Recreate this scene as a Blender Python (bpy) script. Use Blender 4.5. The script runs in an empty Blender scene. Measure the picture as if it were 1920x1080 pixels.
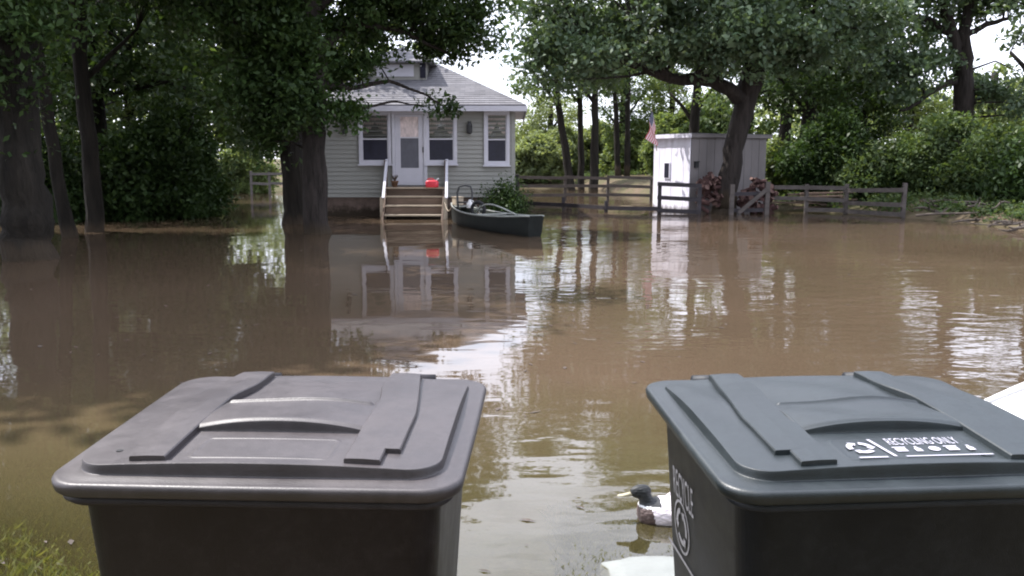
import bpy, math, random
import numpy as np
from mathutils import Vector, Matrix

R = math.radians
S = bpy.context.scene
C = S.collection

# ------------------------------------------------------------------ camera, sky, sun, exposure
CAM_H, PITCH, FOC = 1.6, R(8.1), 1663.0
cam = bpy.data.objects.new('camera', bpy.data.cameras.new('camera'))
C.objects.link(cam)
cam.location = (0, 0, CAM_H)
cam.rotation_euler = (R(90) - PITCH, 0, 0)
cam.data.sensor_width = 36
cam.data.lens = 36 * FOC / 1920
cam.data.clip_start = 0.05
cam.data.clip_end = 2000
S.camera = cam

SUN_EL, SUN_AZ = R(57), R(-64)          # high, to the left and a little behind the house
world = bpy.data.worlds.new('World')
S.world = world
world.use_nodes = True
wn, wl = world.node_tree.nodes, world.node_tree.links
wn.clear()
sky = wn.new('ShaderNodeTexSky')
sky.sky_type = 'NISHITA'
sky.sun_disc = False
sky.sun_elevation = SUN_EL
sky.sun_rotation = SUN_AZ
sky.air_density = 1.0
sky.dust_density = 2.0
tc = wn.new('ShaderNodeTexCoord')
mp = wn.new('ShaderNodeMapping')
mp.inputs['Scale'].default_value = (1.0, 1.0, 2.6)
cn = wn.new('ShaderNodeTexNoise')
cn.inputs['Scale'].default_value = 2.3
cn.inputs['Detail'].default_value = 7
cn.inputs['Roughness'].default_value = 0.58
cr = wn.new('ShaderNodeValToRGB')
cr.color_ramp.elements[0].position = 0.30
cr.color_ramp.elements[1].position = 0.53
mixc = wn.new('ShaderNodeMix')
mixc.data_type = 'RGBA'
mixc.inputs[7].default_value = (12.6, 13.2, 15.4, 1)
bg = wn.new('ShaderNodeBackground')
bg.inputs['Strength'].default_value = 0.11
wo = wn.new('ShaderNodeOutputWorld')
wl.new(tc.outputs['Generated'], mp.inputs['Vector'])
wl.new(mp.outputs[0], cn.inputs['Vector'])
wl.new(cn.outputs[0], cr.inputs[0])
wl.new(cr.outputs[0], mixc.inputs[0])
wl.new(sky.outputs[0], mixc.inputs[6])
wl.new(mixc.outputs[2], bg.inputs[0])
wl.new(bg.outputs[0], wo.inputs[0])

sl = bpy.data.lights.new('sun', 'SUN')
sl.energy = 5.0
sl.angle = R(0.5)
sl.color = (1.0, 0.96, 0.92)
sun = bpy.data.objects.new('sun', sl)
C.objects.link(sun)
to_sun = Vector((math.sin(SUN_AZ) * math.cos(SUN_EL), math.cos(SUN_AZ) * math.cos(SUN_EL), math.sin(SUN_EL)))
sun.rotation_euler = (-to_sun).to_track_quat('-Z', 'Y').to_euler()
sun.location = to_sun * 60

S.view_settings.view_transform = 'Standard'
S.view_settings.look = 'None'
S.view_settings.exposure = 0.84
S.view_settings.gamma = 1
S.view_settings.use_curve_mapping = False
S.render.engine = 'CYCLES'
S.cycles.max_bounces = 6
S.cycles.transparent_max_bounces = 8
S.cycles.filter_width = 2.0


# ------------------------------------------------------------------ helpers
def P(px, py, Y):
    """world point on the sight line of a pixel of the photograph, Y metres ahead"""
    cx, cz = (px - 960) / FOC, -(py - 540) / FOC
    fy = math.cos(PITCH) + cz * math.sin(PITCH)
    fz = -math.sin(PITCH) + cz * math.cos(PITCH)
    return (cx / fy * Y, Y, CAM_H + fz / fy * Y)


def prop(o, label=None, cat=None, group=None, kind=None):
    for k, v in (('label', label), ('category', cat), ('group', group), ('kind', kind)):
        if v:
            o[k] = v
    return o


def empty(name, loc, label, cat, group=None, rz=0.0):
    o = bpy.data.objects.new(name, None)
    C.objects.link(o)
    o.location = loc
    o.rotation_euler = (0, 0, rz)
    o.empty_display_size = 0.1
    return prop(o, label, cat, group)


class MB:
    def __init__(self):
        self.v, self.f, self.m = [], [], []

    def add(self, vs, fs, mi=0):
        n = len(self.v)
        self.v += [tuple(p) for p in vs]
        self.f += [tuple(i + n for i in f) for f in fs]
        self.m += [mi] * len(fs)

    def box(self, c, s, rot=None, mi=0, jit=0.0, rng=None):
        hx, hy, hz = s[0] / 2, s[1] / 2, s[2] / 2
        vs = [Vector((x * hx, y * hy, z * hz)) for x in (-1, 1) for y in (-1, 1) for z in (-1, 1)]
        if jit:
            vs = [p + Vector([rng.uniform(-jit, jit) for _ in range(3)]) for p in vs]
        if rot is not None:
            vs = [rot @ p for p in vs]
        c = Vector(c)
        self.add([p + c for p in vs], [(0, 1, 3, 2), (4, 6, 7, 5), (0, 4, 5, 1), (2, 3, 7, 6), (0, 2, 6, 4), (1, 5, 7, 3)], mi)

    def bar(self, a, b, w, h, mi=0, up=(0, 0, 1)):
        a, b = Vector(a), Vector(b)
        d = b - a
        L = d.length
        d.normalize()
        s = d.cross(Vector(up))
        if s.length < 1e-4:
            s = Vector((1, 0, 0))
        s.normalize()
        u = s.cross(d)
        M = Matrix((s, d, u)).transposed()
        self.box((a + b) / 2, (w, L, h), M, mi)

    def tube(self, pts, rad, n=8, mi=0, caps=True, closed=False):
        pts = [Vector(p) for p in pts]
        if not hasattr(rad, '__len__'):
            rad = [rad] * len(pts)
        N = len(pts)
        vs, fs = [], []
        ref = None
        for i, p in enumerate(pts):
            if closed:
                d = pts[(i + 1) % N] - pts[i - 1]
            else:
                d = pts[min(i + 1, N - 1)] - pts[max(i - 1, 0)]
            d.normalize()
            if ref is None:
                ref = Vector((0, 0, 1)) if abs(d.z) < 0.9 else Vector((1, 0, 0))
            s = d.cross(ref)
            s.normalize()
            u = s.cross(d)
            ref = u
            for k in range(n):
                a = 2 * math.pi * k / n
                vs.append(p + (s * math.cos(a) + u * math.sin(a)) * rad[i])
        for i in range(N if closed else N - 1):
            j = (i + 1) % N
            for k in range(n):
                k2 = (k + 1) % n
                fs.append((i * n + k, i * n + k2, j * n + k2, j * n + k))
        if caps and not closed:
            fs.append(tuple(range(n - 1, -1, -1)))
            fs.append(tuple((N - 1) * n + k for k in range(n)))
        self.add(vs, fs, mi)

    def loft(self, rings, mi=0, cap0=True, cap1=True, wrap=True):
        n = len(rings[0])
        vs = [p for r in rings for p in r]
        fs = []
        for i in range(len(rings) - 1):
            for k in range(n if wrap else n - 1):
                k2 = (k + 1) % n
                fs.append((i * n + k, i * n + k2, (i + 1) * n + k2, (i + 1) * n + k))
        if cap0:
            fs.append(tuple(range(n - 1, -1, -1)))
        if cap1:
            fs.append(tuple((len(rings) - 1) * n + k for k in range(n)))
        self.add(vs, fs, mi)

    def poly(self, pts, thick, mi=0, normal=None):
        pts = [Vector(p) for p in pts]
        if normal is None:
            normal = (pts[1] - pts[0]).cross(pts[2] - pts[0]).normalized()
        q = [p + Vector(normal) * thick for p in pts]
        n = len(pts)
        fs = [tuple(range(n - 1, -1, -1)), tuple(range(n, 2 * n))]
        fs += [(k, (k + 1) % n, n + (k + 1) % n, n + k) for k in range(n)]
        self.add(pts + q, fs, mi)

    def build(self, name, mat, parent=None, smooth=False, bevel=0.0, loc=None):
        me = bpy.data.meshes.new(name)
        me.from_pydata(self.v, [], self.f)
        mats = mat if isinstance(mat, (list, tuple)) else [mat]
        for m_ in mats:
            me.materials.append(m_)
        if len(mats) > 1:
            me.polygons.foreach_set('material_index', self.m)
        if smooth:
            me.polygons.foreach_set('use_smooth', [True] * len(me.polygons))
        me.update()
        o = bpy.data.objects.new(name, me)
        C.objects.link(o)
        if parent:
            o.parent = parent
        if loc:
            o.location = loc
        if bevel:
            b = o.modifiers.new('bevel', 'BEVEL')
            b.width = bevel
            b.segments = 2
            b.limit_method = 'ANGLE'
        return o


def quads_object(name, V, mat, parent=None, k=4):
    """mesh of separate k-gons from an (n*k,3) array"""
    n = len(V) // k
    me = bpy.data.meshes.new(name)
    me.vertices.add(n * k)
    me.vertices.foreach_set('co', V.astype(np.float32).ravel())
    me.loops.add(n * k)
    me.loops.foreach_set('vertex_index', np.arange(n * k, dtype=np.int32))
    me.polygons.add(n)
    me.polygons.foreach_set('loop_start', np.arange(0, n * k, k, dtype=np.int32))
    me.update(calc_edges=True)
    me.validate()
    me.materials.append(mat)
    o = bpy.data.objects.new(name, me)
    C.objects.link(o)
    if parent:
        o.parent = parent
    return o


def grid_object(name, X, Y, Z, mat, parent=None, smooth=True):
    ny, nx = X.shape
    me = bpy.data.meshes.new(name)
    V = np.stack([X, Y, Z], -1).reshape(-1, 3)
    i = np.arange(ny * nx).reshape(ny, nx)
    F = np.stack([i[:-1, :-1], i[:-1, 1:], i[1:, 1:], i[1:, :-1]], -1).reshape(-1, 4)
    me.vertices.add(len(V))
    me.vertices.foreach_set('co', V.astype(np.float32).ravel())
    me.loops.add(F.size)
    me.loops.foreach_set('vertex_index', F.astype(np.int32).ravel())
    me.polygons.add(len(F))
    me.polygons.foreach_set('loop_start', np.arange(0, F.size, 4, dtype=np.int32))
    if smooth:
        me.polygons.foreach_set('use_smooth', np.ones(len(F), dtype=bool))
    me.update(calc_edges=True)
    me.validate()
    me.materials.append(mat)
    o = bpy.data.objects.new(name, me)
    C.objects.link(o)
    if parent:
        o.parent = parent
    return o


# ------------------------------------------------------------------ materials
def mat_nodes(name):
    m = bpy.data.materials.new(name)
    m.use_nodes = True
    nt = m.node_tree
    return m, nt, nt.nodes, nt.links, nt.nodes['Principled BSDF']


def pbr(name, col, rough=0.6, var=0.25, scale=4.0, bump=0.0, bscale=30.0, spec=0.4, stretch=(1, 1, 1), col2=None, metal=0.0, mud=None):
    m, nt, N, L, b = mat_nodes(name)
    t = N.new('ShaderNodeTexCoord')
    mp_ = N.new('ShaderNodeMapping')
    mp_.inputs['Scale'].default_value = stretch
    L.new(t.outputs['Object'], mp_.inputs[0])
    no = N.new('ShaderNodeTexNoise')
    no.inputs['Scale'].default_value = scale
    no.inputs['Detail'].default_value = 6
    no.inputs['Roughness'].default_value = 0.65
    L.new(mp_.outputs[0], no.inputs['Vector'])
    r = N.new('ShaderNodeValToRGB')
    r.color_ramp.elements[0].position = 0.3
    r.color_ramp.elements[1].position = 0.7
    c2 = col2 if col2 else [min(1, c * (1 + var)) for c in col]
    c1 = [c * (1 - var) for c in col] if not col2 else col
    r.color_ramp.elements[0].color = (*c1, 1)
    r.color_ramp.elements[1].color = (*c2, 1)
    L.new(no.outputs[0], r.inputs[0])
    L.new(r.outputs[0], b.inputs['Base Color'])
    if mud:
        sz = N.new('ShaderNodeSeparateXYZ'); L.new(t.outputs['Object'], sz.inputs[0])
        wob = N.new('ShaderNodeMath'); wob.operation = 'MULTIPLY_ADD'
        wob.inputs[1].default_value = 0.55
        L.new(no.outputs[0], wob.inputs[0]); L.new(sz.outputs[2], wob.inputs[2])
        mr_ = N.new('ShaderNodeMapRange')
        mr_.inputs[1].default_value = mud + 0.30; mr_.inputs[2].default_value = mud + 0.12
        L.new(wob.outputs[0], mr_.inputs[0])
        mx_ = N.new('ShaderNodeMix'); mx_.data_type = 'RGBA'
        mx_.inputs[7].default_value = (0.040, 0.030, 0.021, 1)
        L.new(mr_.outputs[0], mx_.inputs[0]); L.new(r.outputs[0], mx_.inputs[6])
        L.new(mx_.outputs[2], b.inputs['Base Color'])
    b.inputs['Roughness'].default_value = rough
    b.inputs['Specular IOR Level'].default_value = spec
    b.inputs['Metallic'].default_value = metal
    if bump:
        n2 = N.new('ShaderNodeTexNoise')
        n2.inputs['Scale'].default_value = bscale
        n2.inputs['Detail'].default_value = 5
        L.new(mp_.outputs[0], n2.inputs['Vector'])
        bp = N.new('ShaderNodeBump')
        bp.inputs['Strength'].default_value = 1.0
        bp.inputs['Distance'].default_value = bump
        L.new(n2.outputs[0], bp.inputs['Height'])
        L.new(bp.outputs[0], b.inputs['Normal'])
    return m


def leaf_mat(name, c1, c2, trans=0.35, tcol=None, spec=0.25):
    m, nt, N, L, b = mat_nodes(name)
    g = N.new('ShaderNodeNewGeometry')
    r = N.new('ShaderNodeValToRGB')
    r.color_ramp.elements[0].color = (*c1, 1)
    r.color_ramp.elements[1].color = (*c2, 1)
    L.new(g.outputs['Random Per Island'], r.inputs[0])
    t = N.new('ShaderNodeTexCoord')
    no = N.new('ShaderNodeTexNoise')
    no.inputs['Scale'].default_value = 0.8
    no.inputs['Detail'].default_value = 2
    L.new(t.outputs['Object'], no.inputs['Vector'])
    hs = N.new('ShaderNodeHueSaturation')
    mr = N.new('ShaderNodeMapRange')
    mr.inputs[1].default_value = 0.3
    mr.inputs[2].default_value = 0.7
    mr.inputs[3].default_value = 0.7
    mr.inputs[4].default_value = 1.35
    L.new(no.outputs[0], mr.inputs[0])
    L.new(mr.outputs[0], hs.inputs['Value'])
    L.new(r.outputs[0], hs.inputs['Color'])
    L.new(hs.outputs[0], b.inputs['Base Color'])
    b.inputs['Roughness'].default_value = 0.5
    b.inputs['Specular IOR Level'].default_value = spec
    tr = N.new('ShaderNodeBsdfTranslucent')
    if tcol is None:
        tcol = (1.25, 1.2, 0.55)
    mu = N.new('ShaderNodeMix')
    mu.data_type = 'RGBA'
    mu.blend_type = 'MULTIPLY'
    mu.inputs[0].default_value = 1
    mu.inputs[7].default_value = (*tcol, 1)
    L.new(hs.outputs[0], mu.inputs[6])
    L.new(mu.outputs[2], tr.inputs[0])
    ms = N.new('ShaderNodeMixShader')
    ms.inputs[0].default_value = trans
    L.new(b.outputs[0], ms.inputs[1])
    L.new(tr.outputs[0], ms.inputs[2])
    L.new(ms.outputs[0], N['Material Output'].inputs['Surface'])
    return m


M = {}
M['bark'] = pbr('bark', (0.027, 0.022, 0.020), 0.9, 0.6, 7, 0.07, 14, 0.2, (1, 1, 0.16), mud=0.86)
M['bark_grey'] = pbr('bark_grey', (0.10, 0.085, 0.07), 0.9, 0.4, 6, 0.02, 18, 0.2, (1, 1, 0.22))
M['bark_dark'] = pbr('bark_dark', (0.015, 0.0125, 0.010), 0.9, 0.6, 7, 0.07, 14, 0.2, (1, 1, 0.16), mud=0.86)
M['leaf_oak'] = leaf_mat('leaf_oak', (0.05, 0.088, 0.045), (0.105, 0.15, 0.085), 0.32, spec=0.5)
M['leaf_dark'] = leaf_mat('leaf_dark', (0.022, 0.045, 0.014), (0.05, 0.085, 0.025), 0.3)
M['leaf_mid'] = leaf_mat('leaf_mid', (0.052, 0.09, 0.035), (0.11, 0.15, 0.06), 0.42)  # lightened a little so the leaf colour carries some haze
M['leaf_light'] = leaf_mat('leaf_light', (0.10, 0.15, 0.055), (0.18, 0.22, 0.10), 0.5)  # paleness of haze and sunlight put into the leaf colour
M['leaf_far'] = leaf_mat('leaf_far', (0.14, 0.18, 0.09), (0.22, 0.26, 0.14), 0.5)  # distance haze put into the leaf colour, so very pale
M['grass'] = leaf_mat('grass_blades', (0.075, 0.085, 0.025), (0.15, 0.15, 0.05), 0.3)

M['siding'] = pbr('siding', (0.265, 0.262, 0.243), 0.6, 0.08, 2, 0.0015, 40, 0.35, (0.2, 1, 3))
M['white'] = pbr('white_paint', (0.50, 0.49, 0.54), 0.5, 0.06, 3, 0.0008, 40, 0.4)
M['foundation'] = pbr('foundation', (0.13, 0.095, 0.08), 0.85, 0.25, 5, 0.01, 30, 0.2, mud=0.30)
M['dark_screen'] = pbr('dark_screen', (0.018, 0.018, 0.032), 0.35, 0.3, 6, 0, 1, 0.5)
M['grey_screen'] = pbr('grey_screen', (0.10, 0.10, 0.12), 0.4, 0.15, 6, 0, 1, 0.5)
M['curtain'] = pbr('curtain', (0.62, 0.52, 0.50), 0.8, 0.3, 14, 0.004, 30, 0.2, (1, 1, 0.4))
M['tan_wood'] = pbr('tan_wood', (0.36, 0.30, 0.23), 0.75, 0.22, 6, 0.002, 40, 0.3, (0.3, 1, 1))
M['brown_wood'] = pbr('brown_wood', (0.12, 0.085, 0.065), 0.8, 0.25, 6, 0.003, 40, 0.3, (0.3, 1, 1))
M['fence'] = pbr('weathered_fence_wood', (0.085, 0.073, 0.068), 0.85, 0.3, 7, 0.004, 40, 0.25, (0.3, 1, 1))
M['fence_pale'] = pbr('pale_fence_wood', (0.10, 0.09, 0.085), 0.85, 0.3, 7, 0.004, 40, 0.25)
M['fence_dark'] = pbr('dark_fence_wood', (0.045, 0.040, 0.045), 0.85, 0.3, 7, 0.004, 40, 0.25, (0.3, 1, 1))
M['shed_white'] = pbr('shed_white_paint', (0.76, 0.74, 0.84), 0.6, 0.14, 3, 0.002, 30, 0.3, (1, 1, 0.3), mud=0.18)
M['shed_shaded'] = pbr('shed_side_shade_tone', (0.19, 0.173, 0.175), 0.7, 0.12, 2, 0.002, 30, 0.3, (1, 1, 0.3))  # much darker than the white face: the side's shade put into its colour
M['metal_dark'] = pbr('dark_metal', (0.03, 0.03, 0.033), 0.4, 0.2, 8, 0, 1, 0.5)
M['rubber'] = pbr('black_rubber', (0.02, 0.02, 0.022), 0.7, 0.2, 12, 0.001, 60, 0.3)
M['canoe'] = pbr('canoe_green', (0.014, 0.016, 0.015), 0.7, 0.3, 4, 0.002, 20, 0.15)
M['canoe_in'] = pbr('canoe_inside', (0.06, 0.07, 0.06), 0.6, 0.25, 5, 0.002, 20, 0.35)
M['gunwale'] = pbr('gunwale_trim', (0.27, 0.28, 0.26), 0.45, 0.2, 5, 0, 1, 0.4)
M['red'] = pbr('red_plastic', (0.55, 0.03, 0.05), 0.4, 0.12, 6, 0, 1, 0.5)
M['pot'] = pbr('brown_pot', (0.14, 0.08, 0.05), 0.7, 0.2, 6, 0.002, 30, 0.3)
M['white_plastic'] = pbr('white_plastic', (0.66, 0.65, 0.66), 0.4, 0.14, 2.5, 0, 1, 0.5)
M['stone'] = pbr('pale_stone', (0.20, 0.21, 0.20), 0.7, 0.08, 9, 0.006, 14, 0.3)
M['log_bark'] = pbr('log_bark', (0.06, 0.032, 0.03), 0.9, 0.4, 9, 0.006, 30, 0.2)
M['log_end'] = pbr('log_end', (0.13, 0.08, 0.07), 0.85, 0.3, 20, 0.003, 50, 0.2)
M['debris'] = pbr('dead_wood', (0.085, 0.07, 0.06), 0.9, 0.35, 6, 0.004, 30, 0.2)
M['print_white'] = pbr('white_print', (0.40, 0.39, 0.45), 0.55, 0.05, 20, 0, 1, 0.3)
M['stencil'] = pbr('worn_stencil', (0.17, 0.17, 0.19), 0.6, 0.3, 60, 0, 1, 0.3)
M['label_grey'] = pbr('label_grey', (0.085, 0.085, 0.10), 0.45, 0.1, 20, 0, 1, 0.4)


def plastic(name, col, rough, spec=0.62):
    m, nt, N, L, b = mat_nodes(name)
    t = N.new('ShaderNodeTexCoord')
    a = N.new('ShaderNodeTexNoise')
    a.inputs['Scale'].default_value = 5
    a.inputs['Detail'].default_value = 8
    a.inputs['Roughness'].default_value = 0.7
    L.new(t.outputs['Object'], a.inputs['Vector'])
    r = N.new('ShaderNodeValToRGB')
    r.color_ramp.elements[0].position = 0.35
    r.color_ramp.elements[1].position = 0.75
    r.color_ramp.elements[0].color = (*col, 1)
    r.color_ramp.elements[1].color = (*[c * 1.5 + 0.006 for c in col], 1)
    L.new(a.outputs[0], r.inputs[0])
    d1 = N.new('ShaderNodeTexNoise'); d1.inputs['Scale'].default_value = 55; d1.inputs['Detail'].default_value = 6
    d1.inputs['Roughness'].default_value = 0.75
    L.new(t.outputs['Object'], d1.inputs['Vector'])
    d2 = N.new('ShaderNodeMath'); d2.operation = 'MULTIPLY'
    L.new(d1.outputs[0], d2.inputs[0]); L.new(a.outputs[0], d2.inputs[1])
    d3 = N.new('ShaderNodeMapRange'); d3.inputs[1].default_value = 0.24; d3.inputs[2].default_value = 0.36; d3.inputs[4].default_value = 0.8
    L.new(d2.outputs[0], d3.inputs[0])
    dm_ = N.new('ShaderNodeMix'); dm_.data_type = 'RGBA'
    dm_.inputs[7].default_value = (*[c * 1.7 + 0.006 for c in col], 1)
    L.new(d3.outputs[0], dm_.inputs[0]); L.new(r.outputs[0], dm_.inputs[6])
    L.new(dm_.outputs[2], b.inputs['Base Color'])
    mr = N.new('ShaderNodeMapRange')
    mr.inputs[1].default_value = 0.3; mr.inputs[2].default_value = 0.7
    mr.inputs[3].default_value = rough - 0.08
    mr.inputs[4].default_value = rough + 0.14
    L.new(a.outputs[0], mr.inputs[0])
    L.new(mr.outputs[0], b.inputs['Roughness'])
    f = N.new('ShaderNodeTexNoise')
    f.inputs['Scale'].default_value = 420
    L.new(t.outputs['Object'], f.inputs['Vector'])
    bp = N.new('ShaderNodeBump')
    bp.inputs['Distance'].default_value = 0.0004
    L.new(f.outputs[0], bp.inputs['Height'])
    L.new(bp.outputs[0], b.inputs['Normal'])
    b.inputs['Specular IOR Level'].default_value = spec
    return m


M['bin_brown'] = plastic('brown_bin_plastic', (0.016, 0.013, 0.015), 0.5, 0.3)
M['lid_brown'] = plastic('brown_lid_lit_tone', (0.025, 0.020, 0.022), 0.44)  # lid lighter than the body: its brighter lit top put into the colour
M['bin_green'] = plastic('dark_green_bin_plastic', (0.012, 0.014, 0.018), 0.5, 0.3)
M['lid_green'] = plastic('green_lid_plastic', (0.006, 0.0105, 0.013), 0.44)  # lid plastic, darker and glossier than the body


def shingle_mat():
    m, nt, N, L, b = mat_nodes('roof_shingles')
    t = N.new('ShaderNodeTexCoord')
    br = N.new('ShaderNodeTexBrick')
    br.inputs['Scale'].default_value = 1.0
    br.inputs['Brick Width'].default_value = 0.3
    br.inputs['Row Height'].default_value = 0.062
    br.inputs['Mortar Size'].default_value = 0.004
    br.inputs['Color1'].default_value = (0.125, 0.122, 0.135, 1)
    br.inputs['Color2'].default_value = (0.17, 0.165, 0.18, 1)
    br.inputs['Mortar'].default_value = (0.08, 0.08, 0.09, 1)
    mp_ = N.new('ShaderNodeMapping')
    mp_.inputs['Rotation'].default_value = (R(90), 0, 0)
    L.new(t.outputs['Object'], mp_.inputs[0])
    L.new(mp_.outputs[0], br.inputs['Vector'])
    no = N.new('ShaderNodeTexNoise')
    no.inputs['Scale'].default_value = 2.5
    no.inputs['Detail'].default_value = 6
    L.new(t.outputs['Object'], no.inputs['Vector'])
    hs = N.new('ShaderNodeHueSaturation')
    mr = N.new('ShaderNodeMapRange')
    mr.inputs[3].default_value = 0.65
    mr.inputs[4].default_value = 1.3
    L.new(no.outputs[0], mr.inputs[0])
    L.new(mr.outputs[0], hs.inputs['Value'])
    L.new(br.outputs['Color'], hs.inputs['Color'])
    L.new(hs.outputs[0], b.inputs['Base Color'])
    b.inputs['Roughness'].default_value = 0.85
    return m


M['shingle'] = shingle_mat()


def glass_mat():
    m, nt, N, L, b = mat_nodes('window_glass')
    g = N.new('ShaderNodeBsdfGlossy')
    g.inputs['Roughness'].default_value = 0.02
    tr = N.new('ShaderNodeBsdfTransparent')
    fr = N.new('ShaderNodeFresnel')
    fr.inputs['IOR'].default_value = 1.5
    ms = N.new('ShaderNodeMixShader')
    L.new(fr.outputs[0], ms.inputs[0])
    L.new(tr.outputs[0], ms.inputs[1])
    L.new(g.outputs[0], ms.inputs[2])
    L.new(ms.outputs[0], N['Material Output'].inputs['Surface'])
    return m


M['glass'] = glass_mat()


def water_mat():
    m, nt, N, L, b = mat_nodes('flood_water')
    N.remove(b)
    at_ = N.new('ShaderNodeAttribute')
    at_.attribute_name = 'depth'
    k = N.new('ShaderNodeMath'); k.operation = 'MULTIPLY'; k.inputs[1].default_value = -1 / 0.15
    e = N.new('ShaderNodeMath'); e.operation = 'EXPONENT'
    o = N.new('ShaderNodeMath'); o.operation = 'SUBTRACT'; o.inputs[0].default_value = 1.0
    L.new(at_.outputs['Fac'], k.inputs[0]); L.new(k.outputs[0], e.inputs[0]); L.new(e.outputs[0], o.inputs[1])
    t = N.new('ShaderNodeTexCoord')
    big = N.new('ShaderNodeTexNoise')
    big.inputs['Scale'].default_value = 0.22
    big.inputs['Detail'].default_value = 4
    L.new(t.outputs['Object'], big.inputs['Vector'])
    cr_ = N.new('ShaderNodeValToRGB')
    cr_.color_ramp.elements[0].position = 0.3
    cr_.color_ramp.elements[1].position = 0.7
    cr_.color_ramp.elements[0].color = (0.076, 0.055, 0.035, 1)
    cr_.color_ramp.elements[1].color = (0.112, 0.077, 0.052, 1)
    L.new(big.outputs[0], cr_.inputs[0])
    df = N.new('ShaderNodeBsdfDiffuse')
    dsh = N.new('ShaderNodeMapRange')          # weedy shallows tint the water olive
    dsh.inputs[1].default_value = 0.42; dsh.inputs[2].default_value = 0.06
    L.new(at_.outputs['Fac'], dsh.inputs[0])
    olv = N.new('ShaderNodeMix'); olv.data_type = 'RGBA'
    olv.inputs[7].default_value = (0.092, 0.077, 0.035, 1)
    L.new(dsh.outputs[0], olv.inputs[0]); L.new(cr_.outputs[0], olv.inputs[6])
    L.new(olv.outputs[2], df.inputs[0])
    tp = N.new('ShaderNodeBsdfTransparent')
    tp.inputs[0].default_value = (0.86, 0.84, 0.66, 1)
    body = N.new('ShaderNodeMixShader')
    L.new(o.outputs[0], body.inputs[0]); L.new(tp.outputs[0], body.inputs[1]); L.new(df.outputs[0], body.inputs[2])

    def bump(scale, dist, stretch, prev=None, mask=None):
        mp_ = N.new('ShaderNodeMapping')
        mp_.inputs['Scale'].default_value = stretch
        L.new(t.outputs['Object'], mp_.inputs[0])
        n = N.new('ShaderNodeTexNoise')
        n.inputs['Scale'].default_value = scale
        n.inputs['Detail'].default_value = 1.5
        n.inputs['Distortion'].default_value = 0.3
        L.new(mp_.outputs[0], n.inputs['Vector'])
        bp = N.new('ShaderNodeBump')
        bp.inputs['Strength'].default_value = 1
        bp.inputs['Distance'].default_value = dist
        if mask is not None:
            mm = N.new('ShaderNodeMath'); mm.operation = 'MULTIPLY'
            L.new(n.outputs[0], mm.inputs[0]); L.new(mask, mm.inputs[1])
            L.new(mm.outputs[0], bp.inputs['Height'])
        else:
            L.new(n.outputs[0], bp.inputs['Height'])
        if prev is not None:
            L.new(prev, bp.inputs['Normal'])
        return bp.outputs[0]
    pn = N.new('ShaderNodeTexNoise')
    pn.inputs['Scale'].default_value = 0.35
    pn.inputs['Detail'].default_value = 2
    L.new(t.outputs['Object'], pn.inputs['Vector'])
    pr = N.new('ShaderNodeMapRange')
    pr.inputs[1].default_value = 0.42; pr.inputs[2].default_value = 0.62
    pr.inputs[3].default_value = 0.15; pr.inputs[4].default_value = 1.0
    L.new(pn.outputs[0], pr.inputs[0])
    sx_ = N.new('ShaderNodeSeparateXYZ')
    L.new(t.outputs['Object'], sx_.inputs[0])
    wx = N.new('ShaderNodeMapRange')
    wx.inputs[1].default_value = -1.2; wx.inputs[2].default_value = 1.5
    wx.inputs[3].default_value = 0.3; wx.inputs[4].default_value = 1.35
    L.new(sx_.outputs[0], wx.inputs[0])
    wm = N.new('ShaderNodeMath'); wm.operation = 'MULTIPLY'
    L.new(wx.outputs[0], wm.inputs[0]); L.new(pr.outputs[0], wm.inputs[1])
    pr = wm
    n1 = bump(0.9, 0.006, (1, 1, 1))
    n2 = bump(3.3, 0.0085, (0.7, 1.3, 1), n1, pr.outputs[0])
    n3 = bump(16, 0.0006, (0.8, 1.2, 1), n2, pr.outputs[0])
    gl = N.new('ShaderNodeBsdfGlossy')
    gl.inputs['Roughness'].default_value = 0.03
    L.new(n3, gl.inputs['Normal'])
    fr = N.new('ShaderNodeFresnel')
    fr.inputs['IOR'].default_value = 1.75
    L.new(n3, fr.inputs['Normal'])
    ms = N.new('ShaderNodeMixShader')
    L.new(fr.outputs[0], ms.inputs[0]); L.new(body.outputs[0], ms.inputs[1]); L.new(gl.outputs[0], ms.inputs[2])
    L.new(ms.outputs[0], N['Material Output'].inputs['Surface'])
    return m


M['water'] = water_mat()


def ground_mat():
    m, nt, N, L, b = mat_nodes('ground_soil')
    t = N.new('ShaderNodeTexCoord')
    a = N.new('ShaderNodeTexNoise'); a.inputs['Scale'].default_value = 0.5; a.inputs['Detail'].default_value = 8
    a.inputs['Roughness'].default_value = 0.7
    L.new(t.outputs['Object'], a.inputs['Vector'])
    r = N.new('ShaderNodeValToRGB')
    r.color_ramp.elements[0].position = 0.38; r.color_ramp.elements[1].position = 0.62
    r.color_ramp.elements[0].color = (0.115, 0.082, 0.058, 1)
    r.color_ramp.elements[1].color = (0.075, 0.075, 0.036, 1)
    L.new(a.outputs[0], r.inputs[0])
    L.new(r.outputs[0], b.inputs['Base Color'])
    b.inputs['Roughness'].default_value = 0.95
    b.inputs['Specular IOR Level'].default_value = 0.15
    c = N.new('ShaderNodeTexNoise'); c.inputs['Scale'].default_value = 9; c.inputs['Detail'].default_value = 8
    L.new(t.outputs['Object'], c.inputs['Vector'])
    bp = N.new('ShaderNodeBump'); bp.inputs['Distance'].default_value = 0.06
    L.new(c.outputs[0], bp.inputs['Height']); L.new(bp.outputs[0], b.inputs['Normal'])
    return m


M['ground'] = ground_mat()

# ------------------------------------------------------------------ setting: ground and flood water


def sstep(a, b, x):
    t = np.clip((x - a) / (b - a), 0, 1)
    return t * t * (3 - 2 * t)


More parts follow.
